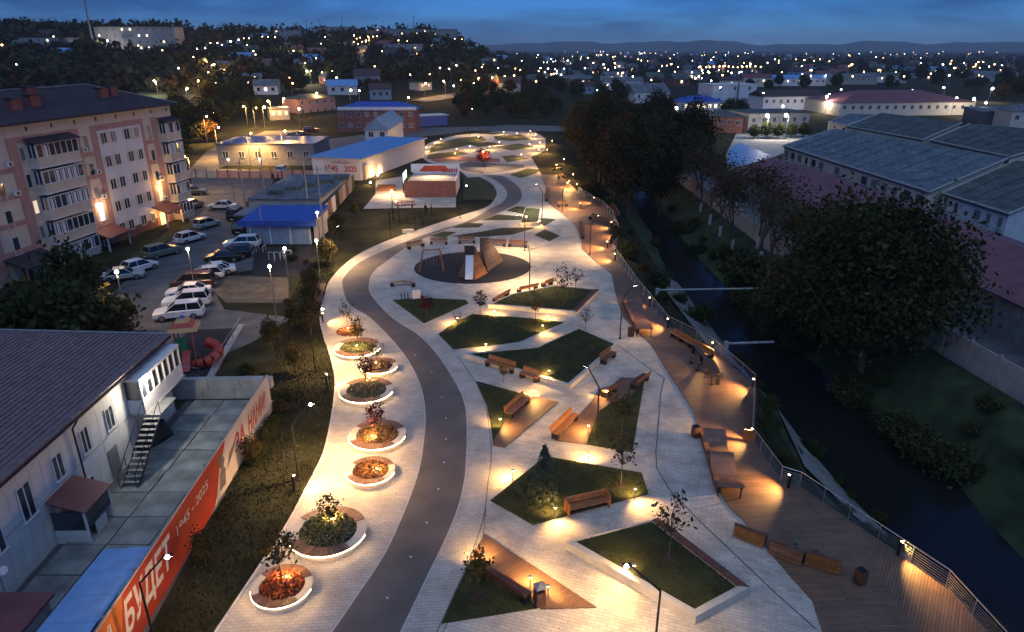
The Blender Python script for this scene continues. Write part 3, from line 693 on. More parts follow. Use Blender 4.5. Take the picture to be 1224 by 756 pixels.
lounger((770,404), (757,366), 'long wavy lounger on the deck beside the tall bent lamp post', 1.5, 1)
for (a, b, l) in (((862,590),(841,520),'by the lower deck lounger'),((764,399),(748,364),'by the upper deck lounger')):
    A, B = G(*a, .06) , G(*b, .06); d = (B - A); nrm = Vector((-d.y, d.x, 0)).normalized() * .15; o = thing('timber_kerb', 'long red brown timber kerb at the paving edge ' + l, 'kerb', (A + B) / 2 + nrm, math.atan2(d.y, d.x))
    MB().box((0, 0, .20), (d.length, .28, .40)).build('beam', 'bench_wood_dark', o); MB().box((0, 0, .415), (d.length, .32, .03)).build('cap_board', 'bench_wood', o)

# long lit bench against the rail, dark rail bench, dark planter
A, B = G(800, 402, .06), G(848, 430, .06); d = B - A; o = thing('rail_bench', 'long orange lit backed bench along the deck railing', 'bench', (A + B) / 2, math.atan2(d.y, d.x))
for k in range(5): MB().box((0, .45, .12 + k * .15), (d.length, .05, .14)).build('back_board', 'bench_wood', o)
for k in range(3): MB().box((0, .02 + k * .15, .44), (d.length, .13, .05)).build('seat_slat', 'bench_wood', o)
for k in range(5): MB().box((-d.length / 2 + .2 + k * (d.length - .4) / 4, .2, .2), (.08, .42, .40)).build('leg', 'dark_metal', o)
for k in range(5): MB().box((-d.length / 2 + .4 + k * (d.length - .8) / 4, .50, .92), (.10, .10, .16)).build('planter_cap', 'dark_metal', o)
A, B = G(893, 527, .06), G(897, 470, .06); d = B - A; o = thing('rail_bench', 'dark box bench with a bright orange end board against the straight railing', 'bench', (A + B) / 2, math.atan2(d.y, d.x))
MB().box((.1, -.1, .28), (d.length - .5, .62, .55)).build('body', 'dark_metal', o); MB().box((-d.length / 2 + .02, -.1, .42), (.08, .80, .84)).build('end_board', 'orange_wood', o)
for k in range(4): MB().box((.1, -.34 + k * .16, .575), (d.length - .5, .14, .05)).build('seat_slat', 'bench_wood_dark', o)
A, B = G(828, 424, .06), G(858, 461, .06); d = B - A; o = thing('bar_counter', 'narrow dark bar counter on thin legs standing on the deck', 'table', (A + B) / 2, math.atan2(d.y, d.x))
MB().box((0, 0, 1.02), (d.length, .38, .06)).build('counter_top', 'bench_wood_dark', o)
for k in range(4): MB().box((-d.length / 2 + .1 + k * (d.length - .2) / 3, 0, .49), (.07, .30, .99)).build('leg', 'dark_metal', o)
def stool(bx, by, label):
    o = thing('bar_stool', label, 'stool', G(bx, by, .06), 0, 'stools at the bar counter')
    MB().tube((0, 0, .70), (0, 0, .75), .18, .18, 12).build('seat', 'bench_wood_dark', o); MB().tube((0, 0, .02), (0, 0, .70), .03, .03, 6).build('stem', 'dark_metal', o); MB().tube((0, 0, 0), (0, 0, .02), .2, .2, 12).build('foot', 'dark_metal', o)
for bx, by in ((826, 434), (834, 443), (842, 452), (850, 460)): stool(bx, by, 'dark round bar stool at the narrow counter on the deck')
o = thing('deck_planter', 'dark angular planter box with shrub bulging over the far railing', 'planter', G(738, 290, .06)); 
MB().prism([(-1.2, -1.0), (.9, -1.4), (1.3, .9), (.5, 1.8), (-.6, 1.3)], 0, .75).build('box', 'dark_metal', o)
DECK_PLANTER = o
def bin_(bx, by, label, z=.06, lid=False, mt='bench_wood_dark'):
    o = thing('litter_bin', label, 'bin', G(bx, by, z), R(20), 'litter bins')
    for i in range(4):
        for k in range(3):
            a = i * math.pi / 2; c = Vector((math.cos(a) * .22, math.sin(a) * .22, 0)); t_ = Vector((-math.sin(a), math.cos(a), 0)) * (k - 1) * .145
            MB().box((c.x + t_.x, c.y + t_.y, .42), (.03, .135, .80), a).build('slat', mt, o)
    MB().box((0, 0, .40), (.40, .40, .78)).build('liner', 'dark_metal', o)
    if lid:
        for sx in (-1, 1):
            for sy in (-1, 1): MB().box((sx * .2, sy * .2, .95), (.04, .04, .30)).build('lid_post', 'dark_metal', o)
        MB().add([(-.28, -.28, 1.08), (.28, -.28, 1.08), (.28, .28, 1.08), (-.28, .28, 1.08), (0, 0, 1.24)], [(0, 1, 4), (1, 2, 4), (2, 3, 4), (3, 0, 4), (3, 2, 1, 0)]).build('lid', 'grey_metal', o)
bin_(1027, 697, 'square brown slatted litter bin on the lower deck'); bin_(645, 722, 'litter bin with a little peaked lid on the wooden triangle', .07, True); bin_(831, 522, 'small dark litter bin behind the timber kerb', .06, False, 'bench_wood_dark'); bin_(754, 402, 'dark bin at the end of the long wavy lounger')

# ================================================================ RAISED BEDS WITH WALLS
def raised(name, label, poly, h, sides, wt=.35, turf='turf', woods=(), mat_w='white_stone'):
    """poly: top outline in photo pixels at height h; sides: which edges carry a pale wall, woods: which carry a timber top"""
    P3 = px(poly, h); o = thing(name, label, 'planter'); n = len(P3)
    ar_ = sum(P3[i].x * P3[(i + 1) % n].y - P3[(i + 1) % n].x * P3[i].y for i in range(n))
    if ar_ < 0: P3 = [P3[0]] + P3[:0:-1]; flip = True
    else: flip = False
    def eid(k): return (n - 1 - k) if flip else k
    inner = []
    ws = [0] * n
    for k in range(n): ws[k] = .06
    for k in sides: ws[eid(k)] = wt
    for k in woods: ws[eid(k)] = wt * 1.25
    def off(i):
        a, b = P3[i], P3[(i + 1) % n]; d = (b - a).normalized(); nr = Vector((-d.y, d.x, 0)); return a + nr * ws[i], d
    for i in range(n):
        p, d = off(i - 1); q, e = off(i); den = d.x * e.y - d.y * e.x
        t = ((q.x - p.x) * e.y - (q.y - p.y) * e.x) / den; inner.append(p + d * t)
    for i in range(n):
        j = (i + 1) % n; wood = any(eid(k) == i for k in woods)
        hh = h - (.03 if wood else 0)
        MB().prism([P3[i], P3[j], inner[j], inner[i]], -.05, hh).build('wall', mat_w if (wood or any(eid(k) == i for k in sides)) else 'kerb', o)
        if wood: MB().prism([P3[i], P3[j], inner[j], inner[i]], hh + .002, h + .03).build('seat_board', 'bench_wood_dark', o)
    MB().prism([(p.x, p.y) for p in inner], -.04, h - .10).build('turf', turf, o)
    return o
raised('raised_bed', 'raised lawn bed with long pale kerb wall and timber side seat', [(677,648),(832,737),(896,702),(787,619)], .5, (0, 1), .36, woods=(2,))
raised('raised_bed', 'lawn bed with a long glowing white kerb wall behind two big lawns', [(583,364),(689,373),(716,346),(664,341),(613,351)], .42, (0,), .35, woods=(1,))
raised('raised_bed', 'large diamond lawn with pale kerb wall carrying two benches', [(553,423),(681,461),(738,412),(692,392),(643,414.6),(583,420)], .38, (0, 1), .3)
raised('raised_bed', 'small pale walled planter glowing by the deck', [(622,267),(645,266),(648,249),(628,248)], .5, (0, 1), .3)

# ================================================================ CLIMBING PYRAMIDS AND SWING FRAME ON THE RUBBER CIRCLE
def pyramid(name, label, base, apex, slide=None, mts=('orange_wood', 'bench_wood_dark')):
    c = sum((Vector(b) for b in base), Vector()) / len(base); o = thing(name, label, 'climbing frame', (c.x, c.y, .01)); n = len(base)
    B3 = [Vector(b) - c for b in base]; A3 = [Vector((a.x - c.x, a.y - c.y, a.z)) for a in apex]
    for i in range(n):
        j = (i + 1) % n
        for k in range(7):                     # each face is clad in boards
            t0, t1 = k / 7 + .008, (k + 1) / 7
            q = [B3[i].lerp(A3[i], t0), B3[j].lerp(A3[j], t0), B3[j].lerp(A3[j], t1), B3[i].lerp(A3[i], t1)]
            nr = (q[1] - q[0]).cross(q[3] - q[0]).normalized() * .04
            m = MB().add(q + [v - nr for v in q], [(0, 1, 2, 3), (7, 6, 5, 4), (0, 4, 5, 1), (2, 6, 7, 3)]); m.build('cladding_board', mts[i % len(mts)], o)
    MB().add(A3, [tuple(range(n))]).build('top_board', mts[0], o)
    if slide:
        s0, s1, wd = slide; s0 = Vector(s0) - Vector((c.x, c.y, 0)); s1 = Vector(s1) - Vector((c.x, c.y, 0)); dd = (s1 - s0); sd = Vector((-dd.y, dd.x, 0)).normalized() * wd / 2
        m = MB(); prof = [(0, 0), (.35, -.05), (.75, -.05), (1, .0)]
        up = Vector((0, 0, .12))
        P0 = [s0 + dd * t + Vector((0, 0, z)) for t, z in prof]
        for a, b in zip(P0, P0[1:]):
            m.add([a - sd, a + sd, b + sd, b - sd], [(0, 1, 2, 3)]); m.add([a - sd, b - sd, b - sd + up, a - sd + up], [(0, 1, 2, 3)]); m.add([a + sd, b + sd, b + sd + up, a + sd + up], [(3, 2, 1, 0)])
        sl_ = m.build('slide', 'white_paint', o); MB().box(P0[0] + Vector((0, .02, .62)), (wd + .3, .06, 1.1)).build('tunnel_mouth', 'dark_metal', o)
    return o
b1 = [G(547,331), G(568,335), G(583,327), G(576,318), G(553,318)]; ap = G(566, 318)
pyramid('climbing_pyramid', 'wooden climbing pyramid with a shiny metal slide on the dark circle', b1, [Vector((ap.x + dx, ap.y + dy, 2.15)) for dx, dy in ((-.6, .2), (-.1, -.1), (.35, .1), (.3, .9), (-.5, .9))],
        (Vector((ap.x - .35, ap.y - 1.35, 1.75)), Vector((G(561,336).x, G(561,336).y - .25, .25)), .95), ('bench_wood_dark', 'orange_wood', 'bench_wood_dark'))
b2 = [G(583,325.5), G(602,312), G(594,306), G(574,311)]; ap = G(577, 309)
pyramid('climbing_pyramid', 'larger dark brown leaning climbing pyramid behind the slide pyramid', b2, [Vector((ap.x + dx, ap.y + dy, 2.5)) for dx, dy in ((-.3, -.3), (.9, .3), (.8, .9), (-.4, .8))], None, ('bench_wood_dark', 'lounger_wood'))
o = thing('swing_frame', 'wooden swing frame standing at the rim of the dark circle', 'swing', G(515, 320)); 
A = G(502, 323) - G(515, 320); B = G(531, 322) - G(515, 320)
MB().tube(A + Vector((.5, 0, 2.5)), B + Vector((-.5, 0, 2.5)), .09, .09, 8).build('top_beam', 'bench_wood', o)
for q, s in ((A, 1), (B, -1)):
    for dy in (-.7, .7): MB().tube(q + Vector((0, dy, 0)), q + Vector((s * .5, 0, 2.55)), .08, .08, 8).build('leg', 'bench_wood', o)
for f in (.36, .64):
    c = A.lerp(B, f); st = MB().box((c.x, c.y, .5), (.45, .18, .05)).build('swing_seat', 'dark_metal', o)
    for dx in (-.2, .2): MB().tube((c.x + dx, c.y, .5), (c.x + dx, c.y, 2.45), .012, .012, 4).build('chain', 'steel', o)
for (bx, by, l) in ((485,358,'dark bike rack'), (499,357,'white play cube')):
    pass
o = thing('play_wall', 'white upright play panel beside the small lawn', 'play panel', G(498, 358), R(25)); MB().box((0, 0, .55), (.9, .08, 1.0)).build('panel', 'white_paint', o)
for s in (-1, 1): MB().box((s * .42, 0, .30), (.06, .06, .60)).build('post', 'grey_metal', o)
o = thing('bike_rack', 'dark hoop bike rack on the paving near the swing frame', 'bike rack', G(484, 358), R(20))
for k in range(3): MB().path([(k * .35 - .35, .25 * math.cos(a), .75 * math.sin(a)) for a in np.linspace(0, math.pi, 9)], .03, 6).build('hoop', 'dark_metal', o)
MB().box((0, 0, .02), (.9, .08, .04)).build('base_bar', 'dark_metal', o)

# ================================================================ VEGETATION
def quads_mesh(name, V, mats, mi=None):
    n = len(V); me = bpy.data.meshes.new(name); me.vertices.add(n * 4); me.vertices.foreach_set('co', np.asarray(V, float).reshape(-1))
    me.loops.add(n * 4); me.loops.foreach_set('vertex_index', np.arange(n * 4)); me.polygons.add(n)
    me.polygons.foreach_set('loop_start', np.arange(n) * 4)
    for k in (mats if isinstance(mats, (list, tuple)) else [mats]): me.materials.append(MAT[k])
    if mi is not None: me.polygons.foreach_set('material_index', np.asarray(mi, int))
    me.update(calc_edges=True); return me
def leaf_quads(C, leaf, rs, asp=.6):
    n = len(C); a = rs.normal(size=(n, 3)); a /= np.linalg.norm(a, axis=1)[:, None]
    b = rs.normal(size=(n, 3)); b -= a * (a * b).sum(1)[:, None]; b /= np.linalg.norm(b, axis=1)[:, None]
    s = (leaf * rs.uniform(.4, 1.6, n))[:, None]; a = a * s; b = b * s * asp
    return np.stack([C - a * .5, C + b * .5, C + a * .5, C - b * .5], 1)
def crown_points(rs, nclump, per, rad, ctr, clump, shell=.55, lobes=0):
    d = rs.normal(size=(nclump, 3)); d /= np.linalg.norm(d, axis=1)[:, None]
    r = rs.uniform(shell ** 3, 1, nclump) ** (1 / 3)
    if lobes: r *= .72 + .28 * np.abs(np.sin(d[:, 0] * lobes + rs.uniform(0, 6)) * np.cos(d[:, 1] * lobes + rs.uniform(0, 6)) + .4 * np.sin(d[:, 2] * lobes * 1.5))
    cc = d * r[:, None] * np.array(rad) + np.array(ctr)
    pts = np.repeat(cc, per, 0) + rs.normal(size=(nclump * per, 3)) * clump
    return cc, pts
def limbs(mb_, rs, base, h0, cc, r0, nmax=14, n=6):
    top = Vector((base[0], base[1], h0)); mb_.tube(base, top, r0, r0 * .62, n + 2)
    for c in cc[rs.permutation(len(cc))[:nmax]]:
        c = Vector(c); m1 = top.lerp(c, .5) + Vector(rs.normal(size=3) * .12 * (c - top).length * .5); m1.z = max(m1.z, top.z * .85)
        mb_.tube(top - Vector((0, 0, .05)), m1, r0 * .38, r0 * .22, n, cap=False); mb_.tube(m1, c, r0 * .22, r0 * .05, n, cap=False)
def make_tree(name, label, cat, seed, h, trunk, rad, ncl, per, leaf, clump, leafmats, bark='bark', shell=.5, lobes=3, r0=None, group=None, wash=0.0, nl=14):
    rs = np.random.RandomState(seed); o = thing(name, label, cat, (0, 0, 0), 0, group)
    ctr = (rs.uniform(-.05, .05) * rad[0], rs.uniform(-.05, .05) * rad[1], trunk + rad[2] * .92)
    cc, pts = crown_points(rs, ncl, per, rad, ctr, clump, shell, lobes); pts[:, 2] = np.maximum(pts[:, 2], trunk * .55)
    mb_ = MB(); limbs(mb_, rs, (0, 0, -.1), trunk, cc, r0 or h * .022, nl); mb_.build('trunk', bark, o)
    if wash: MB().tube((0, 0, 0), (0, 0, wash), (r0 or h * .022) * 1.06, (r0 or h * .022) * .98, 10, cap=False).build('whitewashed_base', 'whitewash', o)
    mi = np.repeat(rs.choice(len(leafmats), ncl, p=np.array([.6] + [.4 / max(1, len(leafmats) - 1)] * (len(leafmats) - 1)) if len(leafmats) > 1 else [1]), per)
    part('crown', quads_mesh('crown', leaf_quads(pts, leaf, rs), leafmats, mi), o)
    return o
def bare_tree(name, label, seed, h, r0, group=None, leafmat='leaf_brown', nleaf=900, wash=1.3, spread=.62):
    rs = np.random.RandomState(seed); o = thing(name, label, 'tree', (0, 0, 0), 0, group); mb_ = MB(); tips = []
    def grow(p, d, l, r, lev):
        q = p + d * l; mb_.tube(p, q, r, r * .68, 6 if lev < 2 else 4, cap=False)
        if lev == 5: tips.append(q); return
        for _ in range(3 if lev in (0, 1, 2, 3) else 2):
            nd = (d + Vector(rs.normal(size=3)) * spread * .62 + Vector((0, 0, .12))).normalized(); grow(q, nd, l * rs.uniform(.62, .84), r * .60, lev + 1)
    grow(Vector((0, 0, -.1)), Vector((.03, 0, 1)), h * .27, r0, 0); mb_.build('trunk', 'bark', o)
    if wash: MB().tube((0, 0, 0), (0, 0, wash), r0 * 1.05, r0 * .97, 10, cap=False).build('whitewashed_base', 'whitewash', o)
    C = np.array([tuple(t) for t in tips]); C = C[rs.randint(0, len(C), nleaf)] + rs.normal(size=(nleaf, 3)) * .5
    part('crown', quads_mesh('crown', leaf_quads(C, .26, rs), leafmat), o)
    return o

# -- great dark tree on the far bank, and neighbours
bt = make_tree('broadleaf_tree', 'huge dark green broadleaf tree on the river bank before the maroon roof', 'tree', 5, 15, 2.2, (8.7, 7.8, 7.9), 760, 42, .40, .75, ['leaf_dark', 'leaf_green', 'leaf_olive'], r0=.45, lobes=5, nl=40, shell=.35)
bt.location = (32.2, 57.0, float(terrain(32.2, 57.0)) + .1)
bt2 = make_tree('broadleaf_tree', 'dark tree leaning over the water beyond the huge bank tree', 'tree', 15, 10, 2.0, (4.6, 5.0, 4.2), 260, 36, .40, .65, ['leaf_dark', 'leaf_olive', 'leaf_brown'], r0=.3, nl=18)
bt2.location = (29.8, 65.5, float(terrain(29.8, 65.5)) + .1)
bt3 = bare_tree('bare_tree', 'half bare brown tree between the huge bank tree and the fence', 44, 11, .2, None, 'leaf_brown', 2600, 0); bt3.location = (34.5, 74, float(terrain(34.5, 74)))
# -- rusty row along the river
RUST = [make_tree('autumn_tree', 'rusty autumn tree in the dense row along the river', 'tree', 60 + k, 12, 2.4, (3.6 + .4 * k, 3.6, 4.6), 230, 34, .36, .6, [('leaf_rust', 'leaf_brown', 'leaf_dark'), ('leaf_brown', 'leaf_rust', 'leaf_dark'), ('leaf_dark', 'leaf_brown', 'leaf_rust')][k], r0=.26, group='dense trees along the far river', nl=16) for k in range(3)]
row = [(19.5,128,0),(23,139,0),(20,149,1),(25,155,0),(19,163,0),(26,168,1),(22,176,2),(30,146,1),(32,160,1),(34,172,2),(28,182,0),(18,185,2),(36,140,2),(22,195,1),(31,196,2),(17.5,138,2),(20,116,2),(27.5,126,2),(38,184,2)]
for i, (x_, y_, k) in enumerate(row):
    o = RUST[k] if i == [r[2] for r in row].index(k) else copy_tree(RUST[k]); o.location = (x_, y_, float(terrain(x_, y_)) + .05); o.rotation_euler = (0, 0, rnd.uniform(0, 6)); s_ = rnd.uniform(1.15, 1.5); o.scale = (s_, s_, s_ * rnd.uniform(1.0, 1.25))
# -- bare trees with whitewashed trunks on the far bank
BARE = [bare_tree('bare_tree', 'bare tree with a whitewashed trunk on the grassy far bank', 80 + k, 9.5, .19, 'whitewashed trees of the far bank', 'leaf_brown', 1500 - 400 * k) for k in range(3)]
wt = [(33.0,118,0),(32.5,110,1),(32.2,103,2),(32.0,96,0),(33,87,1),(32.4,82.5,2),(34.5,127,1),(35,135,0),(34.2,92,2),(35.5,142,0),(33.5,78,0)]
for i, (x_, y_, k) in enumerate(wt):
    o = BARE[k] if i < 3 and k == i else copy_tree(BARE[k]); o.location = (x_, y_, float(terrain(x_, y_)) - .05); o.rotation_euler = (0, 0, rnd.uniform(0, 6)); s_ = rnd.uniform(1.0, 1.4); o.scale = (s_, s_, s_)
# -- bank bushes
BUSH = [make_tree('bush', 'low dark bush', 'bush', 100 + k, 2, .2, (1.6, 1.5, 1.0), 60, 26, .24, .25, [('leaf_dark', 'leaf_green'), ('leaf_green', 'leaf_olive'), ('leaf_olive', 'leaf_rust')][k], r0=.05, group='bushes', nl=6) for k in range(3)]
bu = {0: 0, 1: 0, 2: 0}
def bush(x_, y_, k, s_, label, group='bushes', z=None):
    o = BUSH[k] if not bu[k] else copy_tree(BUSH[k]); bu[k] = 1; o.location = (x_, y_, float(terrain(x_, y_)) - .05 if z is None else z); o.rotation_euler = (0, 0, rnd.uniform(0, 6))
    o.scale = s_ if isinstance(s_, tuple) else (s_, s_, s_); o['label'] = label; o['group'] = group; return o
for i in range(18):
    y_ = rnd.uniform(28, 66); x_ = float(np.interp(y_, RV_Y, RV_R)) + rnd.uniform(.3, 5.5); bush(x_, y_, rnd.choice((0, 0, 1)), rnd.uniform(.3, .7), 'low scrubby bush on the steep far river bank', 'scrub of the far bank')
for i in range(22):
    y_ = rnd.uniform(68, 128); x_ = float(np.interp(y_, RV_Y, RV_R)) + rnd.uniform(.2, 4); bush(x_, y_, rnd.choice((0, 1)), rnd.uniform(.4, .9), 'low bush at the upper river edge of the far bank', 'scrub of the upper bank')
for i in range(16):
    y_ = rnd.uniform(30, 48); x_ = float(np.interp(y_, RL_Y, RL_X)) + rnd.uniform(.8, 1.9); bush(x_, y_, 1, rnd.uniform(.22, .42), 'small green weed clump between railing and concrete apron', 'weeds below the railing')
for i in range(18):
    y_ = rnd.uniform(70, 135); x_ = float(np.interp(y_, RL_Y, RL_X)) + rnd.uniform(1.0, 6.5); bush(x_, y_, rnd.choice((0, 0, 2)), rnd.uniform(.5, 1.1), 'dark bush below the far deck railing', 'bushes below the far deck')
for i in range(20):
    y_ = rnd.uniform(42, 82); x_ = float(np.interp(y_, RV_Y, RV_R)) + rnd.uniform(-.5, .8); bush(x_, y_, rnd.choice((0, 0, 1)), rnd.uniform(.5, 1.25), 'dark bush hanging over the water edge near the huge bank tree', 'bushes at the water edge', -4.2)
for i in range(22):
    y_ = rnd.uniform(24, 70); x_ = float(np.interp(y_, RV_Y, RV_L)) - rnd.uniform(-.2, .7); bush(x_, y_, rnd.choice((0, 1)), rnd.uniform(.2, .45), 'weed clump at the foot of the concrete apron by the water', 'weeds by the water', -4.0)
p = DECK_PLANTER.location; bush(p.x, p.y + .2, 0, .75, 'dark shrub growing from the angular deck planter', 'bushes', .7)
o = bush(29.5, 83, 1, 2.2, 'round green bush standing alone on the far bank grass')
# -- verge on the left
VG = make_tree('verge_tree', 'rusty olive young tree', 'tree', 130, 5, 1.3, (1.5, 1.5, 1.9), 70, 28, .26, .34, ['leaf_olive', 'leaf_rust', 'leaf_dark'], r0=.07, group='trees of the dark verge', nl=10)
vt = [(352,446,'t'),(326,420,'t'),(352,392,'t'),(372,402,'t'),(372,352,'t'),(392,318,'t'),(404,290,'t'),(424,262,'t'),(303,556,'t'),(247,678,'t')]
for i, (bx, by, _) in enumerate(vt):
    o = VG if i == 0 else copy_tree(VG); o.location = G(bx, by); o.rotation_euler = (0, 0, i * 1.7); s_ = (.42 + .35 * rnd.random()) if i < 8 else .42; o.scale = (s_, s_, s_ * rnd.uniform(.9, 1.3))
    o['label'] = 'rusty olive young tree on the dark verge between banner and footway' if i not in (8, 9) else ('small tree growing close in front of the banner picture' if i == 8 else 'small dark tree growing before the banner word')
for i in range(26):
    t_ = rnd.random(); b_ = G(300 + 90 * t_, 560 - 240 * t_ + rnd.uniform(-40, 40)); bush(max(b_.x - rnd.uniform(.5, 4), -15.6 - (b_.y - 24) * .077 if b_.y < 47 else -99), b_.y, rnd.choice((0, 2, 1)), rnd.uniform(.25, .55), 'low straggling shrub on the dark verge', 'shrubs of the verge')
# -- big bushes in front of the flats
for k, (bx, by, sx, sz, l) in enumerate(((62,412,2.8,2.9,'big dark round tree crown beside the purple tiled roof'),(18,420,2.6,2.6,'dark bushy tree at the tiled roof ridge'),(110,408,2.3,2.2,'dark bushy tree holding a glowing yard lamp'),(135,405,1.8,1.9,'smaller olive tree next to the parked white cars'),(95,360,2.0,3.0,'tall dark shrub against the flats by the middle porch'))):
    g_ = G(bx, by); o = bush(g_.x, g_.y, (0, 0, 1, 2, 0)[k], (sx, sx, sz), l, 'trees before the flats', 0.0)

# -- young park trees
YT = {}
for k, ms in dict(yellow=('leaf_yellow', 'leaf_olive'), burgundy=('leaf_burgundy',), green=('leaf_green', 'leaf_olive'), sparse=('leaf_olive', 'leaf_brown'), dark=('leaf_brown', 'leaf_green')).items():
    YT[k] = [make_tree('young_tree', 'young tree', 'tree', 200 + len(YT), 3, 1.25, (.62, .62, .85) if k != 'sparse' else (.75, .75, .8), 34 if k != 'sparse' else 22, 12 if k != 'sparse' else 7, .17, .15, list(ms), r0=.04, group='young trees of the park', nl=30, lobes=0), 0]
def ytree(k, bx, by, label, s_=1.0, z=0.0, tall=1.0):
    o = YT[k][0] if not YT[k][1] else copy_tree(YT[k][0]); YT[k][1] = 1; o.location = G(bx, by, z); o.rotation_euler = (0, 0, rnd.uniform(0, 6)); o.scale = (s_, s_, s_ * tall); o['label'] = label; return o
W = 'young tree '
ytree('yellow', 338, 702, 'thin yellow orange young tree in the red flower planter', 1.15, .4, 1.05); ytree('dark', 395, 632, 'dark leaved young tree in the big herb planter', .9, .4, .8); ytree('burgundy', 450, 523, 'burgundy young tree in the yellow brown flower planter', .95, .4, 1.0)
ytree('burgundy', 438, 463, 'burgundy young tree in the grey herb planter', 1.0, .4, 1.0); ytree('green', 429, 421, 'slim green young tree in the green planter', .9, .4, 1.35); ytree('sparse', 451, 441, 'wispy young tree in the small round planter', .8, .4, 1.1); ytree('sparse', 416, 396, 'wispy young tree at the flat orange flower bed', .9, .0, 1.2)
ytree('burgundy', 510, 383, 'dark burgundy young tree on the small lawn', 1.0, 0, .95); ytree('dark', 574, 378, 'spreading young tree on the corner path of the big lawn', 1.0, 0, .9); ytree('sparse', 547, 393, 'small bent young tree by the footway lamp', .6)
ytree('sparse', 673, 365, 'pale wispy young tree in the walled bed, the larger of its pair', 1.3, .3, 1.15); ytree('sparse', 688, 350, 'pale wispy young tree in the walled bed by the timber seat', 1.0, .3, 1.0)
ytree('yellow', 640, 383, 'yellow young tree before the glowing kerb wall', .8); ytree('sparse', 700, 396, 'wispy young tree by the tip of the diamond lawn', .8); ytree('green', 743, 522, 'olive young tree on the lawn of the lamp post plot', 1.15, .0, 1.05)
ytree('sparse', 742, 580, 'wispy young tree at the back of the spruce lawn', 1.1, .0, 1.1); ytree('sparse', 799, 668, 'wispy young tree with a mulched foot in the raised bed', 1.25, .4, 1.1); ytree('yellow', 571, 714, 'thin glowing young tree on the lawn of the wooden triangle', .95, 0, 1.1)
ytree('yellow', 602, 458, 'tiny young tree on the paving strip beside the long kerb bench', .55)
for bx, by, z in ((799,668,.41),(743,522,.06),(742,580,.06),(571,714,.06)):
    g_ = G(bx, by, z); struct('mulch_ring', MB().prism([(g_.x + .42 * math.cos(a), g_.y + .42 * math.sin(a)) for a in np.linspace(0, 6.28, 12, endpoint=False)], z - .05, z + .03), 'mulch')
# spruce
rs = np.random.RandomState(9); o = thing('spruce_tree', 'small dark spruce on the lawn with the orange ended bench', 'tree', G(650, 597)); o.scale = (1.25, 1.25, 1.36); MB().tube((0, 0, 0), (0, 0, 2.9), .06, .01, 8).build('trunk', 'bark', o)
C = []; D_ = []
for lv in range(22):
    z_ = .25 + 2.6 * lv / 22; rr_ = .85 * (1 - lv / 23) + .04
    for a in np.linspace(0, 6.28, 13, endpoint=False) + lv * .37:
        for f_ in np.linspace(.25, 1, 5): C.append((rr_ * f_ * math.cos(a), rr_ * f_ * math.sin(a), z_ - .18 * f_ + rs.uniform(-.03, .03)))
C = np.array(C) + rs.normal(size=(len(C), 3)) * .03; part('crown', quads_mesh('crown', leaf_quads(C, .17, rs, .4), 'spruce'), o)

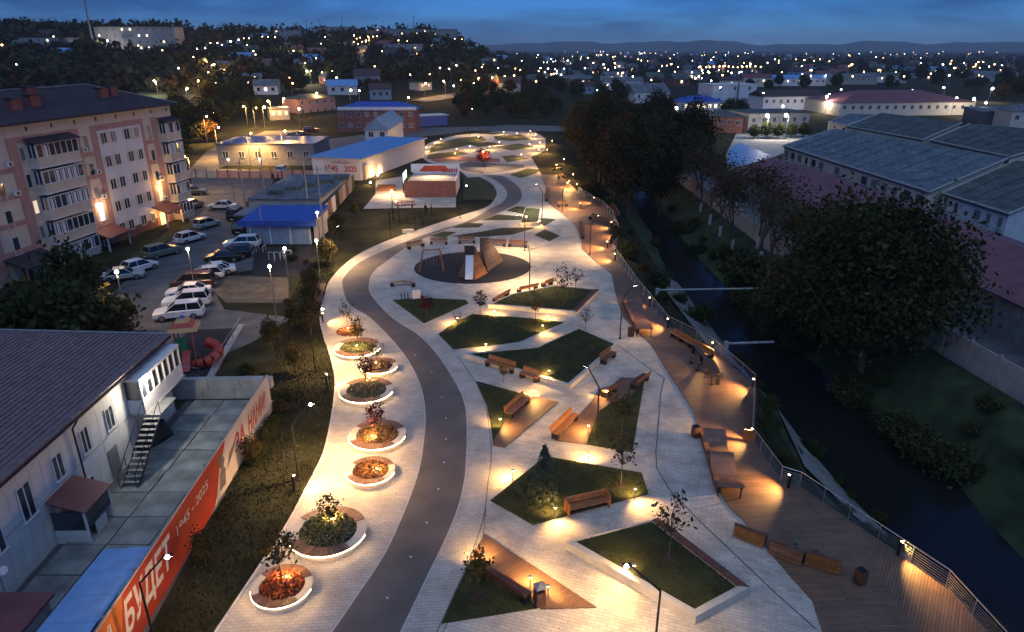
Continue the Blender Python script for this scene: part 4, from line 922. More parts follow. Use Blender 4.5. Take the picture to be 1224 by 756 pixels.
# ================================================================ ROUND PLANTERS
def planter(cx_, cy_, hw, label, herb, seed, z=.45, wall=True, hh=.28, bol=None, ns=900, strip=True, herb2=None):
    """cx_,cy_: centre of the rim ellipse; hw: half its width in pixels"""
    c = G(cx_, cy_, z if wall else 0); r_ = (G(cx_ + hw, cy_, z if wall else 0) - c).length
    o = thing('round_planter' if wall else 'flower_bed', label, 'planter', (c.x, c.y, 0), 0, 'round planters along the cycle path'); q = np.linspace(0, 2 * math.pi, 48, endpoint=False); ri = r_ * .74
    if wall:
        m = MB(); vs = []
        for rr_, zz in ((r_ * .96, -.02), (r_ * .96, z - .06), (r_, z - .05), (r_, z), (ri, z), (ri, .05)): vs += [(rr_ * math.cos(a), rr_ * math.sin(a), zz) for a in q]
        n = len(q); m.add(vs, [(k * n + i, k * n + (i + 1) % n, (k + 1) * n + (i + 1) % n, (k + 1) * n + i) for k in range(5) for i in range(n)]); m.build('rim_wall', 'white_stone', o)
        for a0, a1 in ((R(-150), R(-42)), (R(28), R(150))):       # wooden crescents on the rim
            aa = np.linspace(a0, a1, 13)
            for i in range(12):
                b0, b1 = aa[i], aa[i + 1] - .012; k_ = math.sin(math.pi * (i + .5) / 12) ** .4; r0_ = ri * (1.0 - .10 * k_); r1_ = r_ * .985
                P4 = [(r1_ * math.cos(b0), r1_ * math.sin(b0)), (r1_ * math.cos(b1), r1_ * math.sin(b1)), (r0_ * math.cos(b1), r0_ * math.sin(b1)), (r0_ * math.cos(b0), r0_ * math.sin(b0))]
                MB().prism(P4, z + .004, z + .05).build('seat_board', 'lounger_wood', o)
        if strip:
            m = MB(); aa = np.linspace(R(-172), R(-8), 40)
            for a, b in zip(aa, aa[1:]): m.add([((r_ + .006) * math.cos(t), (r_ + .006) * math.sin(t), zz) for t, zz in ((a, z - .06), (b, z - .06), (b, z - .03), (a, z - .03))], [(0, 1, 2, 3)])
            m.build('light_strip', 'strip_light', o)
    MB().sheet([(ri * .99 * math.cos(a), ri * .99 * math.sin(a)) for a in q], z - .12 if wall else .03).build('soil', 'mulch', o)
    rs = np.random.RandomState(seed); a = rs.uniform(0, 6.28, ns); rr_ = np.sqrt(rs.uniform(0, .92, ns)) * ri * (1.0 if wall else 1.3)
    C = np.stack([rr_ * np.cos(a), rr_ * np.sin(a), (z - .10 if wall else .03) + rs.uniform(.02, hh, ns) * (1.1 - .45 * (rr_ / ri) ** 2)], 1)
    h = part('herbs', quads_mesh('herbs', leaf_quads(C, .15, rs, .55), [herb, herb2 or herb], rs.choice(2, ns, p=[.72, .28])), o); h['kind'] = 'stuff'
    if bol:
        for (dx, dy) in bol:
            b = BOL if not used['b'] else copy_tree(BOL); used['b'] += 1; b.location = (c.x + dx * ri, c.y + dy * ri, z - .1 if wall else .03); b['label'] = 'slim glowing bollard lamp standing in the ' + label.split(' with')[0]; b['group'] = 'lamps in the planters'; b.scale = (1, 1, .8)
            lamp(b, (0, 0, 1.7), 14, WARM, 'POINT', rad=.05)
    return o
planter(337, 700, 36, 'round planter with bright red flowers', 'flower_red', 1, bol=[(.25, .1)], herb2='flower_orange')
planter(392, 634, 46, 'largest round planter with tall green herbs', 'herb_green', 2, hh=.42, bol=[(.1, .25)], ns=1600, herb2='herb_grey')
planter(443, 562, 29, 'round planter with rusty brown ground cover', 'flower_orange', 3, herb2='herb_brown', bol=[(.5, -.5)])
planter(451, 519, 34, 'round planter with yellow brown flowers', 'herb_brown', 4, bol=[(-.1, -.7)], herb2='flower_orange', ns=1200)
planter(438, 466, 32, 'round planter with dull grey green herbs', 'herb_grey', 5, bol=[(.05, .7)], herb2='herb_green', ns=1100)
planter(453, 437, 22, 'smallest round planter with sparse soil', 'mulch', 6, bol=[(-.1, -.4)], ns=300, herb2='herb_brown')
planter(427, 415, 28, 'round planter with low bright green cover', 'herb_green', 7, bol=[(.1, -.5)], ns=900, hh=.18)
planter(418, 397, 17, 'flat wall-less round bed with orange red flowers', 'flower_orange', 8, wall=False, bol=[(.0, -.5)], herb2='flower_red', ns=800)

# ================================================================ GRASS TUFTS AND FALLEN LEAVES
def inside(poly, P2):
    c = np.zeros(len(P2), bool); n = len(poly); j = n - 1
    for i in range(n):
        xi, yi, xj, yj = poly[i][0], poly[i][1], poly[j][0], poly[j][1]
        c ^= ((yi > P2[:, 1]) != (yj > P2[:, 1])) & (P2[:, 0] < (xj - xi) * (P2[:, 1] - yi) / (yj - yi + 1e-12) + xi); j = i
    return c
def scatter(poly, dens, rs):
    a = np.array([(p[0], p[1]) for p in poly]); lo, hi = a.min(0), a.max(0); n = int(dens * (hi - lo).prod()); P2 = rs.uniform(lo, hi, (n, 2)); return P2[inside(poly, P2)]
rs = np.random.RandomState(31); PTS = []
GR = [([(469,359),(512,357),(557,359),(560,363),(507,387)],.05),([(524,400),(540,388),(565,376),(640,381.5),(674,386),(646,397.5),(622,408.5),(599,412),(542,418)],.05),([(569,456),(634,474),(607,500),(589,528),(587,510),(582,485)],.05),([(770,457),(751,477),(731,482),(715.5,493),(704,522),(701,532),(756,541)],.05),([(586,599),(652,546),(767,566),(775,591),(637,628)],.05),([(562,671),(643,727.5),(528,746)],.05),([(687,648),(832,730),(886,703),(778,625)],.4),([(590,364),(683,371),(706,347),(663,343),(614,352)],.32),([(562,424),(680,457),(735,413),(692,393),(643,415),(583,421)],.28)]
for pl_, z in GR:
    P2 = scatter(px(pl_, z), 120, rs); PTS.append(np.c_[P2, np.full(len(P2), z + .02)])
C = np.concatenate(PTS); n = len(C); a = rs.uniform(0, 6.28, n); hgt = rs.uniform(.03, .09, n); wdt = rs.uniform(.012, .035, n)
dx = np.c_[np.cos(a), np.sin(a), 0 * a] * wdt[:, None]; up = np.c_[rs.normal(size=n) * .03, rs.normal(size=n) * .03, hgt]
V = np.stack([C - dx, C + dx, C + dx * .3 + up, C - dx * .3 + up], 1)
g_ = bpy.data.objects.new('grass', quads_mesh('grass', V, 'grass_blade')); COL.objects.link(g_); g_['kind'] = 'stuff'; tag(g_, 'short dark grass blades covering the plot lawns', 'grass')
VP = scatter(px([(258,756),(306,684),(344,626),(375,568),(389,536),(398,490),(401,455),(395,425),(386,398),(383,376),(389,351),(400,325),(388,300),(360,330),(330,400),(322,490),(186,756)]), 60, rs); C = np.c_[VP, np.full(len(VP), -.02)]
n = len(C); a = rs.uniform(0, 6.28, n); sz = rs.uniform(.05, .17, n); dx = np.c_[np.cos(a), np.sin(a), 0 * a] * (sz * .3)[:, None]; up = np.c_[rs.normal(size=n) * .06, rs.normal(size=n) * .06, sz]
g_ = bpy.data.objects.new('rough_grass', quads_mesh('rough_grass', np.stack([C - dx, C + dx, C + dx * .2 + up, C - dx * .2 + up], 1), ['verge_blade', 'herb_brown'], rs.choice(2, n, p=[.96, .04]))); COL.objects.link(g_); g_['kind'] = 'stuff'; tag(g_, 'rough unmown grass on the dark verge', 'grass')
VP = scatter(px([(258,756),(306,684),(344,626),(389,536),(401,455),(386,398),(520,380),(580,300),(690,290),(745,380),(830,493),(850,561),(983,756)]), 1.3, rs); C = np.c_[VP, np.full(len(VP), .075)]
V = leaf_quads(C, .09, rs); V[:, :, 2] = .07 + (V[:, :, 2] - C[:, None, 2]) * .15 + .012; g_ = bpy.data.objects.new('fallen_leaves', quads_mesh('fallen_leaves', V, 'dead_leaf')); COL.objects.link(g_); g_['kind'] = 'stuff'; tag(g_, 'scattered dry fallen leaves on the paving', 'leaves')
for k, (bx, by) in enumerate(((524,585),(510,625),(491,666),(463,715),(528,475),(533,500),(533,525),(531,553),(516,445),(496,425))):
    o = thing('path_stud', 'tiny white stud set in the middle of the dark cycle path', 'stud', G(bx, by, .008), 0, 'studs of the cycle path'); MB().tube((0, 0, 0), (0, 0, .02), .06, .05, 10).build('disc', 'white_paint', o); MB().tube((0, 0, -.004), (0, 0, .008), .09, .09, 12).build('collar', 'grey_metal', o)

# ================================================================ BLOCK OF FLATS (left)
A = G(10, 341); B = G(221, 258); d = B - A
flats = thing('apartment_block', 'five storey cream and pink block of flats with dark hipped roof', 'building', A, math.atan2(d.y, d.x))
L0, L1, DP, EZ = -9.0, 35.8, 13.0, 17.2           # local x from/to, depth (+y), eave height; street side looks to -y
MB().box(((L0 + L1) / 2, DP / 2, EZ / 2 - .4), (L1 - L0, DP, EZ + .8)).build('wall', 'cream_wall', flats)
def fl(name, s0, s1, z0, z1, y0, y1, m, par=flats): return MB().box(((s0 + s1) / 2, (y0 + y1) / 2, (z0 + z1) / 2), (s1 - s0, abs(y1 - y0), z1 - z0)).build(name, m, par)
FZ = [2.4, 5.45, 8.5, 11.55, 14.6]                # window heads by storey
# pink bands: frames round the stair and loggia bays
for s0, s1 in ((-1.0, 0.6), (4.6, 6.0), (14.4, 15.8), (17.9, 19.0), (27.9, 28.7), (30.6, 31.8)):
    fl('pink_band', s0, s1, -.5, 15.6, -.06, 0, 'pink_wall')
for s0, s1 in ((6.002, 14.398), (19.002, 27.898)): fl('pink_band', s0, s1, 14.9, 15.6, -.058, 0, 'pink_wall')
for z_ in (3.2, 6.3, 9.3, 12.2):
    for s0, s1 in ((.602, 4.598), (15.802, 17.898), (28.702, 30.598)): fl('pink_band', s0, s1, z_ - .28, z_ + .28, -.057, 0, 'pink_wall')
fl('white_field', 19.002, 27.898, 1.3, 14.88, -.09, 0, 'white_wall'); fl('brick_field', 18.6, 27.9, -.6, 1.28, -.12, 0, 'brick_base'); fl('brick_field', 15.8, 18.5, -.6, 1.28, -.12, 0, 'brick_base')
fl('plinth', L0, L1 + .1, -.8, -.55, -.16, 0, 'grey_plinth')
def window(s_, zt, wd, ht, y=-.02, gl='window_glass', frame='white_paint', par=flats, mull=1, nm='window'):
    f = MB()
    f.box((s_ + wd / 2, y - .03, zt - .03), (wd, .06, .06)).box((s_ + wd / 2, y - .05, zt - ht + .03), (wd + .1, .12, .06))
    for k in range(mull + 2): f.box((s_ + .03 + k * (wd - .06) / (mull + 1), y - .03, zt - ht / 2), (.06, .06, ht - .12))
    w_ = f.build(nm, frame, par); MB().box((s_ + wd / 2, y - .008, zt - ht / 2), (wd - .06, .02, ht - .08)).build('pane', gl, w_); return w_
rw = random.Random(4)
def gl_(): return rw.choice(('window_glass', 'window_glass', 'curtain_glass'))
for i, zt in enumerate(FZ):
    for s_ in (19.5, 21.4, 24.2, 26.4): window(s_, zt, 1.15 if s_ != 26.4 else 1.0, 1.45, -.09, gl_())
    for s_ in (-5.5, -3.2): window(s_, zt, 1.2, 1.45, 0, gl_())
    if i: 
        for s_ in (2.0, 16.3, 29.3): window(s_, zt - .5 * (i < 4) + (0 if i < 4 else 0), .95, 2.1, -.0, 'curtain_glass' if rw.random() < .5 else 'window_glass', mull=0)
    window(6.1, zt - .15, .75, 1.6, 0, 'window_lit' if i == 2 else gl_(), mull=0)
fl('lit_window', 16.3, 17.2, 3.3, 5.4, -.045, -.01, 'window_lit_white'); fl('lit_window', 29.3, 30.2, 3.3, 5.6, -.045, -.01, 'window_lit')
for k in range(13):
    s_ = rw.choice((21.0, 23.4, 26.0, 17.5, 15.95, 4.1, -1.6, 30.3)); zt = rw.choice(FZ) - rw.uniform(1.6, 2.0)
    ac = MB().box((s_, -.28, zt), (.75, .30, .52)).build('air_conditioner', 'white_paint', flats); MB().tube((s_, -.43, zt), (s_, -.45, zt), .2, .2, 12).build('fan_grille', 'dark_metal', ac)
# recessed cream panels between white cross pieces
for zt in FZ:
    for s0, s1 in ((19.2, 22.6), (23.9, 27.6)): fl('cream_panel', s0, s1, zt - 1.5, zt + .05, -.096, -.09, 'cream_wall')
for i, zt in enumerate(FZ):                          # glazed balconies, two stacks
    for s0, s1, dep in ((7.2, 13.9, 1.25), (32.2, 35.7, 1.2)):
        b = fl('balcony', s0, s1, zt - 2.55, zt - 1.5, -dep, 0, 'cream_wall'); fl('slab', s0 - .05, s1 + .05, zt - 2.7, zt - 2.56, -dep - .06, -.001, 'white_paint', b)
        fl('glazing', s0 + .04, s1 - .04, zt - 1.495, zt - .02, -dep + .06, -.001, 'window_lit' if (i == 2 and s0 < 10 and False) else 'window_glass', b)
        m = MB(); n = int((s1 - s0) / .85)
        for k in range(n + 1): m.box((s0 + .04 + k * (s1 - s0 - .08) / n, -dep + .03, zt - .75), (.10, .08, 1.48))
        for k in range(3): m.box((s0 + .0, -dep + .1 + k * (dep - .2) / 2, zt - .75), (.08, .10, 1.48)); m.box((s1 - .0, -dep + .1 + k * (dep - .2) / 2, zt - .75), (.08, .10, 1.48))
        m.box(((s0 + s1) / 2, -dep + .03, zt + .01), (s1 - s0 + .1, .10, .10)).box(((s0 + s1) / 2, -dep + .0, zt - 1.47), (s1 - s0 + .1, .16, .07)); m.build('window_frame', 'white_paint', b)
        for k in range(n):
            if rw.random() < .35: MB().box((s0 + .04 + (k + .5) * (s1 - s0 - .08) / n, -dep + .05, zt - .78), (.45, .012, 1.3)).build('curtain', 'white_wall', b)
    fl('side_balcony', 35.82, 37.0, zt - 2.5, zt - 1.5, 1.0, 3.6, 'cream_wall') if i == 4 else None
for s0, s1 in ((6.9, 14.2), (32.0, 36.0)):
    MB().add([(s0, -1.6, 14.75), (s1, -1.6, 14.75), (s1, 0, 15.35), (s0, 0, 15.35), (s0, -1.6, 14.68), (s1, -1.6, 14.68), (s1, 0, 15.28), (s0, 0, 15.28)], [(0, 1, 2, 3), (7, 6, 5, 4), (0, 4, 5, 1), (1, 5, 6, 2), (3, 7, 4, 0)]).build('balcony_roof', 'purple_roof', flats)
for k in range(12): MB().box((L0 + 1.5 + k * 3.85, -.012, 16.35), (.28, .03, .5)).build('attic_vent', 'dark_metal', flats)
ov = .8; x0, x1, y0, y1, rz_ = L0 - ov, L1 + ov, -ov, DP + ov, 3.0
V = [(x0, y0, EZ), (x1, y0, EZ), (x1, y1, EZ), (x0, y1, EZ), (x0 + 9, DP / 2, EZ + rz_), (x1 - 9, DP / 2, EZ + rz_)]
V += [(v[0], v[1], EZ - .25) for v in V[:4]]
rf = MB().add(V, [(0, 1, 5, 4), (1, 2, 5), (2, 3, 4, 5), (3, 0, 4), (0, 6, 7, 1), (1, 7, 8, 2), (2, 8, 9, 3), (3, 9, 6, 0), (9, 8, 7, 6)]).build('roof', 'purple_roof', flats)
MB().path([(x0 + 9, DP / 2, EZ + rz_ + .05), (x1 - 9, DP / 2, EZ + rz_ + .05)], .14, 6).path([(x1 - 9, DP / 2, EZ + rz_ + .05), (x1, y0, EZ + .05)], .10, 6).build('ridge_cap', 'grey_metal', rf)
for s_, y_ in ((9.5, 2.2), (12.8, 2.6), (14.9, 4.6), (25.6, 3.0), (28.0, 3.2), (5.2, 3.2)):
    zz = EZ + rz_ * (y_ + ov) / (DP / 2 + ov); c_ = MB().box((s_, y_, zz + .35), (1.5 if s_ > 6 else .6, .8, 1.5)).build('chimney', 'maroon_roof', rf); MB().box((s_, y_, zz + 1.15), (1.9 if s_ > 6 else .8, 1.1, .12)).build('cap', 'dark_metal', c_)
def porch(s0, s1, z1, dep, roofm, lit=False, wallm='cream_wall'):
    p = MB().add([(s0, -dep - .3, z1), (s1, -dep - .3, z1), (s1, 0, z1 + .9), (s0, 0, z1 + .9), (s0, -dep - .3, z1 - .12), (s1, -dep - .3, z1 - .12), (s1, 0, z1 + .75), (s0, 0, z1 + .75)], [(0, 1, 2, 3), (7, 6, 5, 4), (0, 4, 5, 1), (1, 5, 6, 2), (3, 7, 4, 0)]).build('porch_roof', roofm, flats)
    for s_ in (s0 + .15, s1 - .15): MB().box((s_, -dep + .1, z1 / 2 - .4), (.18, .18, z1 + .65)).build('porch_post', wallm, flats)
    for k in range(3): MB().box(((s0 + s1) / 2, -dep / 2 - k * .3 - .2, -.62 + .12 - k * .12), (s1 - s0 - .6, dep + .2, .13)).build('step', 'concrete', flats)
    dr = MB().box(((s0 + s1) / 2, -.13, .75), (1.2, .06, 2.1)).build('door', 'window_lit' if lit else 'bench_wood_dark', flats); MB().box(((s0 + s1) / 2 + .45, -.175, .7), (.04, .03, .2)).build('handle', 'steel', dr)
porch(.2, 5.6, 1.95, 2.6, 'purple_roof', wallm='brick_base'); porch(13.9, 18.3, 1.9, 2.4, 'maroon_roof'); porch(27.0, 31.2, 2.2, 2.2, 'maroon_roof', True)
lamp(flats, (29.0, -1.6, 1.9), 30, WARM, 'POINT', rad=.1); lamp(flats, (16.8, -1.3, 5.4), 18, NEUT, 'POINT', rad=.1); MB().ball((16.6, -.35, 5.7), .16, 8, 5).build('wall_lamp', 'glow_white', flats); lamp(flats, (29.7, -1.3, 5.9), 26, WARM, 'POINT', rad=.1); MB().ball((29.6, -.3, 6.2), .14, 8, 5).build('wall_lamp', 'glow_warm', flats)

# ================================================================ WHITE HOUSE WITH TILED ROOF (lower left)
hA, hB = Vector((-24.4, 17, 0)), Vector((-24.9, 44.5, 0)); d = hB - hA; hs = d.length
house = thing('panel_house', 'white panelled two storey house with dark tiled roof beside the concrete yard', 'building', hA, math.atan2(d.y, d.x))
MB().box((hs / 2, 7.0, 2.85), (hs, 13.9, 5.7)).build('wall', 'grey_plinth', house)
npan = 31
pm = MB().box((0, 0, 0), (hs / npan - .025, .05, 2.75)).mesh('wall_panel', 'panel_white')
for k in range(npan):
    for zc in (1.42, 4.24): part('wall_panel', pm, house, ((k + .5) * hs / npan, .02, zc))
MB().box((hs / 2, .0, .02), (hs, .16, .16)).build('plinth', 'concrete', house)
def hwin(a_px, b_px, c_px, mull=1):
    s0, zt = Lp(hA, hB, *a_px); s1, _ = Lp(hA, hB, *b_px); _, zb = Lp(hA, hB, *c_px); wd = max(.8, s1 - s0); return window(s0, zt, wd, zt - zb, -.02, 'window_glass', 'white_paint', house, mull)
zh = lambda x, y: (x / 2.555, 460 + y / 2.555)
hwin(zh(42, 325), zh(85, 296), zh(62, 440)); hwin(zh(150, 228), zh(182, 208), zh(158, 315)); hwin(zh(237, 145), zh(262, 130), zh(246, 228)); hwin(zh(313, 80), zh(338, 66), zh(320, 155)); hwin(zh(258, 297), zh(283, 284), zh(262, 340)); hwin(zh(-60, 430), zh(-15, 390), zh(-40, 560))
s0, zt = Lp(hA, hB, *zh(330, 225)); MB().box((s0 + .5, -.03, 1.0), (1.0, .06, 2.0)).build('back_door', 'grey_metal', house)
# tiled roof: rows of pressed tiles
rw_, yy0, yy1 = .36, -.45, 14.5; nrow = int((yy1 - yy0) / rw_); ncol = int((hs + 1) / .22)
roofz = lambda y: 5.92 + .035 * (y + .45)
rf = MB().box((hs / 2, 7.0, 5.74), (hs + .9, 14.9, .12)).build('roof', 'tile_roof', house)
xsr = np.linspace(-.45, hs + .45, ncol * 4 + 1)
V = []; F_ = []
for r_ in range(nrow):
    ya, yb = yy0 + r_ * rw_, yy0 + (r_ + 1) * rw_; b0 = len(V)
    zz = .035 * np.abs(np.sin(np.arange(len(xsr)) * math.pi / 4))
    for y_, dz in ((ya, .055), (yb, 0.0), ): V += [(x_, y_, roofz(y_) + dz + z_) for x_, z_ in zip(xsr, zz)]
    n = len(xsr); F_ += [(b0 + i, b0 + i + 1, b0 + n + i + 1, b0 + n + i) for i in range(n - 1)]
    if r_ == 0:
        b1 = len(V); V += [(x_, ya, 5.75) for x_ in xsr]; F_ += [(b1 + i, b1 + i + 1, b0 + i + 1, b0 + i) for i in range(n - 1)]
    else: F_ += [(b0 - n + i, b0 - n + i + 1, b0 + i + 1, b0 + i) for i in range(n - 1)]
t_ = MB().add(V, F_).build('tile_rows', 'tile_roof', house); t_['kind'] = 'stuff'
MB().path([(hs + .45, yy0, 6.02), (hs + .45, yy1, 6.52)], .07, 6).build('verge_trim', 'grey_metal', house); MB().path([(-.4, -.5, 5.80), (hs + .4, -.5, 5.80)], .07, 6).build('gutter', 'dark_metal', house)
# projecting glazed gallery
g0 = Lp(hA, hB, *zh(378, 15))[0]; gal = MB().box(((g0 + hs) / 2, -.55, 3.42), (hs - g0, 1.05, .95)).build('gallery', 'white_paint', house)
MB().box(((g0 + hs) / 2, -.52, 4.55), (hs - g0 - .1, .96, 1.3)).build('glazing', 'window_glass', gal)
for k in range(8): MB().box((g0 + .06 + k * (hs - g0 - .12) / 7, -1.03, 4.55), (.12, .10, 1.3)).build('mullion', 'white_paint', gal)
MB().box(((g0 + hs) / 2, -.56, 5.30), (hs - g0 + .05, 1.10, .20)).build('head', 'white_paint', gal); MB().box(((g0 + hs) / 2, -.60, 2.90), (hs - g0 + .1, 1.16, .08)).build('floor_slab', 'concrete', gal)
MB().box((g0 + 1.1, -1.5, 2.86), (2.4, 1.0, .08)).build('landing', 'grey_metal', house)
st = thing('outside_stair', 'black steel outside stair climbing to the glazed gallery', 'stair', house.matrix_basis @ Vector((g0 - .1, -1.5, 0)), house.rotation_euler[2])
for k in range(13): MB().box((-.32 * (13 - k) + .2, 0, 2.82 * (k + .5) / 13), (.26, .95, .035)).build('tread', 'grey_metal', st)
for s in (-1, 1):
    MB().tube((-4.1, s * .5, 0), (.1, s * .5, 2.86), .05, .05, 6).build('stringer', 'dark_metal', st); MB().tube((-4.1, s * .5, 1.0), (.1, s * .5, 3.86), .03, .03, 6).build('handrail', 'dark_metal', st)
    for k in range(5): MB().tube((-4.1 + k * 1.05, s * .5, k * .72), (-4.1 + k * 1.05, s * .5, k * .72 + 1.0), .022, .022, 5).build('baluster', 'dark_metal', st)
p_ = house.matrix_basis @ Vector((g0 + .5, -.3, 5.35))
MB().box((g0 + .4, -1.25, 5.25), (.6, .25, .18)).build('flood_lamp', 'glow_cool', house); lamp(house, (g0 + .2, -1.5, 5.0), 55, COOL, 'POINT', rad=.12)
s0 = Lp(hA, hB, *zh(213, 130))[0]; MB().path([(s0, -.5, 5.7), (s0, -.12, 5.2), (s0, -.12, .3)], .05, 6).build('downpipe', 'dark_metal', house)
# little porch
s0 = Lp(hA, hB, *zh(160, 470))[0]; s0 = 12.0 if not 5 < s0 < 20 else s0
pp = thing('entrance_porch', 'small lean-to porch with a maroon roof on the white house', 'porch', house.matrix_basis @ Vector((14.1, -.06, 0)), house.rotation_euler[2])
MB().add([(-1.3, -2.0, 2.1), (1.3, -2.0, 2.1), (1.3, 0, 2.75), (-1.3, 0, 2.75), (-1.3, -2.0, 2.02), (1.3, -2.0, 2.02), (1.3, 0, 2.67), (-1.3, 0, 2.67)], [(0, 1, 2, 3), (7, 6, 5, 4), (0, 4, 5, 1), (1, 5, 6, 2), (3, 7, 4, 0)]).build('roof', 'maroon_roof', pp)
for sx in (-1.15, 1.15):
    MB().box((sx, -.9, .42), (.08, 1.8, .84)).build('side_panel', 'panel_white', pp); MB().box((sx, -1.78, 1.02), (.10, .10, 2.04)).build('post', 'white_paint', pp)
    MB().box((sx, -.85, 1.45), (.04, 1.65, 1.15)).build('side_window', 'window_glass', pp)
MB().box((0, -1.8, .42), (1.0, .06, .84)).build('front_panel', 'panel_white', pp); MB().box((0, -1.8, 1.45), (2.2, .04, 1.1)).build('front_window', 'window_glass', pp)

# ---- yard: concrete slabs, block wall, piles
yard = struct('concrete_yard', MB().sheet([(-24.3, 17), (-16.3, 17), (-18.2, 46), (-24.8, 46)], .01), 'asphalt')
q = random.Random(3)
for i in range(12):
    for j in range(3):
        x0_ = -24.1 + j * 2.3; y0_ = 18.2 + i * 2.32; wdx = 2.22
        xr_ = -16.5 - (y0_ - 24) * .077 - .1
        if x0_ + wdx > xr_: wdx = xr_ - x0_
        if wdx < .4: continue
        sl_ = MB().box((0, 0, 0), (wdx, 2.25, .14)).build('slab', 'yard_concrete', yard); sl_.location = (x0_ + wdx / 2, y0_ + 1.12, .045 + q.uniform(-.02, .02)); sl_.rotation_euler = (q.uniform(-.008, .008), q.uniform(-.008, .008), 0)
wl = thing('block_wall', 'low wall of big grey concrete blocks closing the yard', 'wall', (-22.5, 46.6, 0), R(2))
for k in range(4):
    for r_ in range(2): MB().box((-4.5 + k * 2.4 + r_ * .5 - .2, 0, .42 + r_ * .84), (2.36, .5, .82)).build('block', 'concrete', wl)
pile = thing('tarp_pile', 'black tarpaulin heap under the outside stair landing', 'pile', G(176, 527)); m = MB(); n = 18; rs = np.random.RandomState(2)
ring = []
for j in range(6):
    f = j / 5; ring.append([(1.5 * math.cos(f * 1.5) * math.cos(a) * (1 + .15 * math.sin(3 * a)) + rs.normal() * .06, 1.7 * math.cos(f * 1.5) * math.sin(a) + rs.normal() * .06, 1.5 * math.sin(f * 1.5) + rs.normal() * .06) for a in np.linspace(0, 6.28, n, endpoint=False)])
vs = sum(ring, []); m.add(vs, [(j * n + i, j * n + (i + 1) % n, (j + 1) * n + (i + 1) % n, (j + 1) * n + i) for j in range(5) for i in range(n)] + [tuple(range(5 * n, 6 * n))]); m.build('tarpaulin', 'black_stuff', pile)
o = thing('pallet_stack', 'dark scrap and pale pallet beside the outside stair', 'pallet', G(170, 566), .3)
for k in range(5): MB().box((0, -.4 + k * .2, .16), (1.2, .13, .03)).build('board', 'concrete', o)
for k in range(3): MB().box((-.5 + k * .5, 0, .08), (.1, 1.0, .12)).build('bearer', 'bark', o)
# blue lean-to shed and maroon corner roof
o = thing('lean_to_shed', 'long lean-to shed with pale blue metal roof behind the banner', 'shed', (-18.3, 21, 0))
sx0, sx1 = -1.45, .95
for k in range(7):
    yk = -5.2 + k * 1.55; MB().add([(sx0, yk, 2.45), (sx1, yk, 2.62), (sx1 - .04, yk + 1.53, 2.62), (sx0, yk + 1.53, 2.45), (sx0, yk, 2.40), (sx1, yk, 2.57), (sx1 - .04, yk + 1.53, 2.57), (sx0, yk + 1.53, 2.40)], [(0, 1, 2, 3), (7, 6, 5, 4), (0, 4, 5, 1), (1, 5, 6, 2), (2, 6, 7, 3), (3, 7, 4, 0)]).build('roof_sheet', 'shed_roof', o)
MB().box((-.30, .0, 1.18), (2.1, 10.2, 2.36)).build('wall', 'siding_blue', o)
o = thing('garage', 'small garage with dull maroon roof at the corner of the yard', 'shed', (-21.9, 21.6, 0)); MB().box((0, 0, 1.3), (3.2, 3.4, 2.6)).build('wall', 'concrete', o); MB().box((0, 0, 2.68), (3.6, 3.8, .14)).build('roof', 'maroon_roof', o)
o = thing('signal_horn', 'white twin loudspeaker on a thin mast above the maroon garage roof', 'loudspeaker', (-22.0, 23.2, 2.75)); MB().tube((0, 0, 0), (0, 0, 1.5), .03, .03, 6).build('mast', 'grey_metal', o)
for s in (-1, 1): MB().tube((0, 0, 1.5), (s * .35, -.1, 1.55), .05, .2, 10).build('horn', 'white_paint', o)

# ================================================================ RED BANNER WALL WITH LETTERING
bA, bB = G(113, 756, 3.05), G(319.5, 447, 3.05); bA.z = bB.z = 0; d = (bB - bA); bl = d.length; e_ = d.normalized()
ban = thing('banner_wall', 'long red and white banner fence with slanted lettering beside the dark verge', 'banner', bA - e_ * 5, math.atan2(d.y, d.x))
def bs(x, y): s_, z_ = Lp(bA, bB, x, y); return s_ + 5, z_
zb_ = lambda x, y: bs(x / 3.98, 566 + y / 3.98); zc_ = lambda x, y: bs(100 + x / 4.446, 430 + y / 4.446)
TOP = 3.0; s_or = zb_(575, 612)[0]; s_rw = zc_(752, 418)[0]; s_rwb = zc_(690, 705)[0]; SE = bl + 5
MB().box((SE / 2, .06, 1.5), (SE, .08, 2.98)).build('backing', 'grey_metal', ban)
for k in range(11): MB().box((.3 + k * (SE - .6) / 10, .16, 1.5), (.1, .12, 3.0)).build('post', 'grey_metal', ban)
def face(pts, y, m, nm): return MB().add([(p[0], y, p[1]) for p in pts], [tuple(range(len(pts)))]).build(nm, m, ban)
face([(0, .05), (s_or - .9, .05), (s_or + .2, TOP), (0, TOP)], -.002, 'banner_orange', 'orange_panel')
face([(s_or - .9, .05), (s_rwb, .05), (s_rw, TOP), (s_or + .2, TOP)], -.002, 'banner_red', 'red_panel')
face([(s_rwb, .05), (SE, .05), (SE, TOP), (s_rw, TOP)], -.002, 'banner_white', 'white_panel')
face([(0, TOP - .07), (SE, TOP - .07), (SE, TOP + .02), (0, TOP + .02)], -.006, 'banner_white', 'top_border')
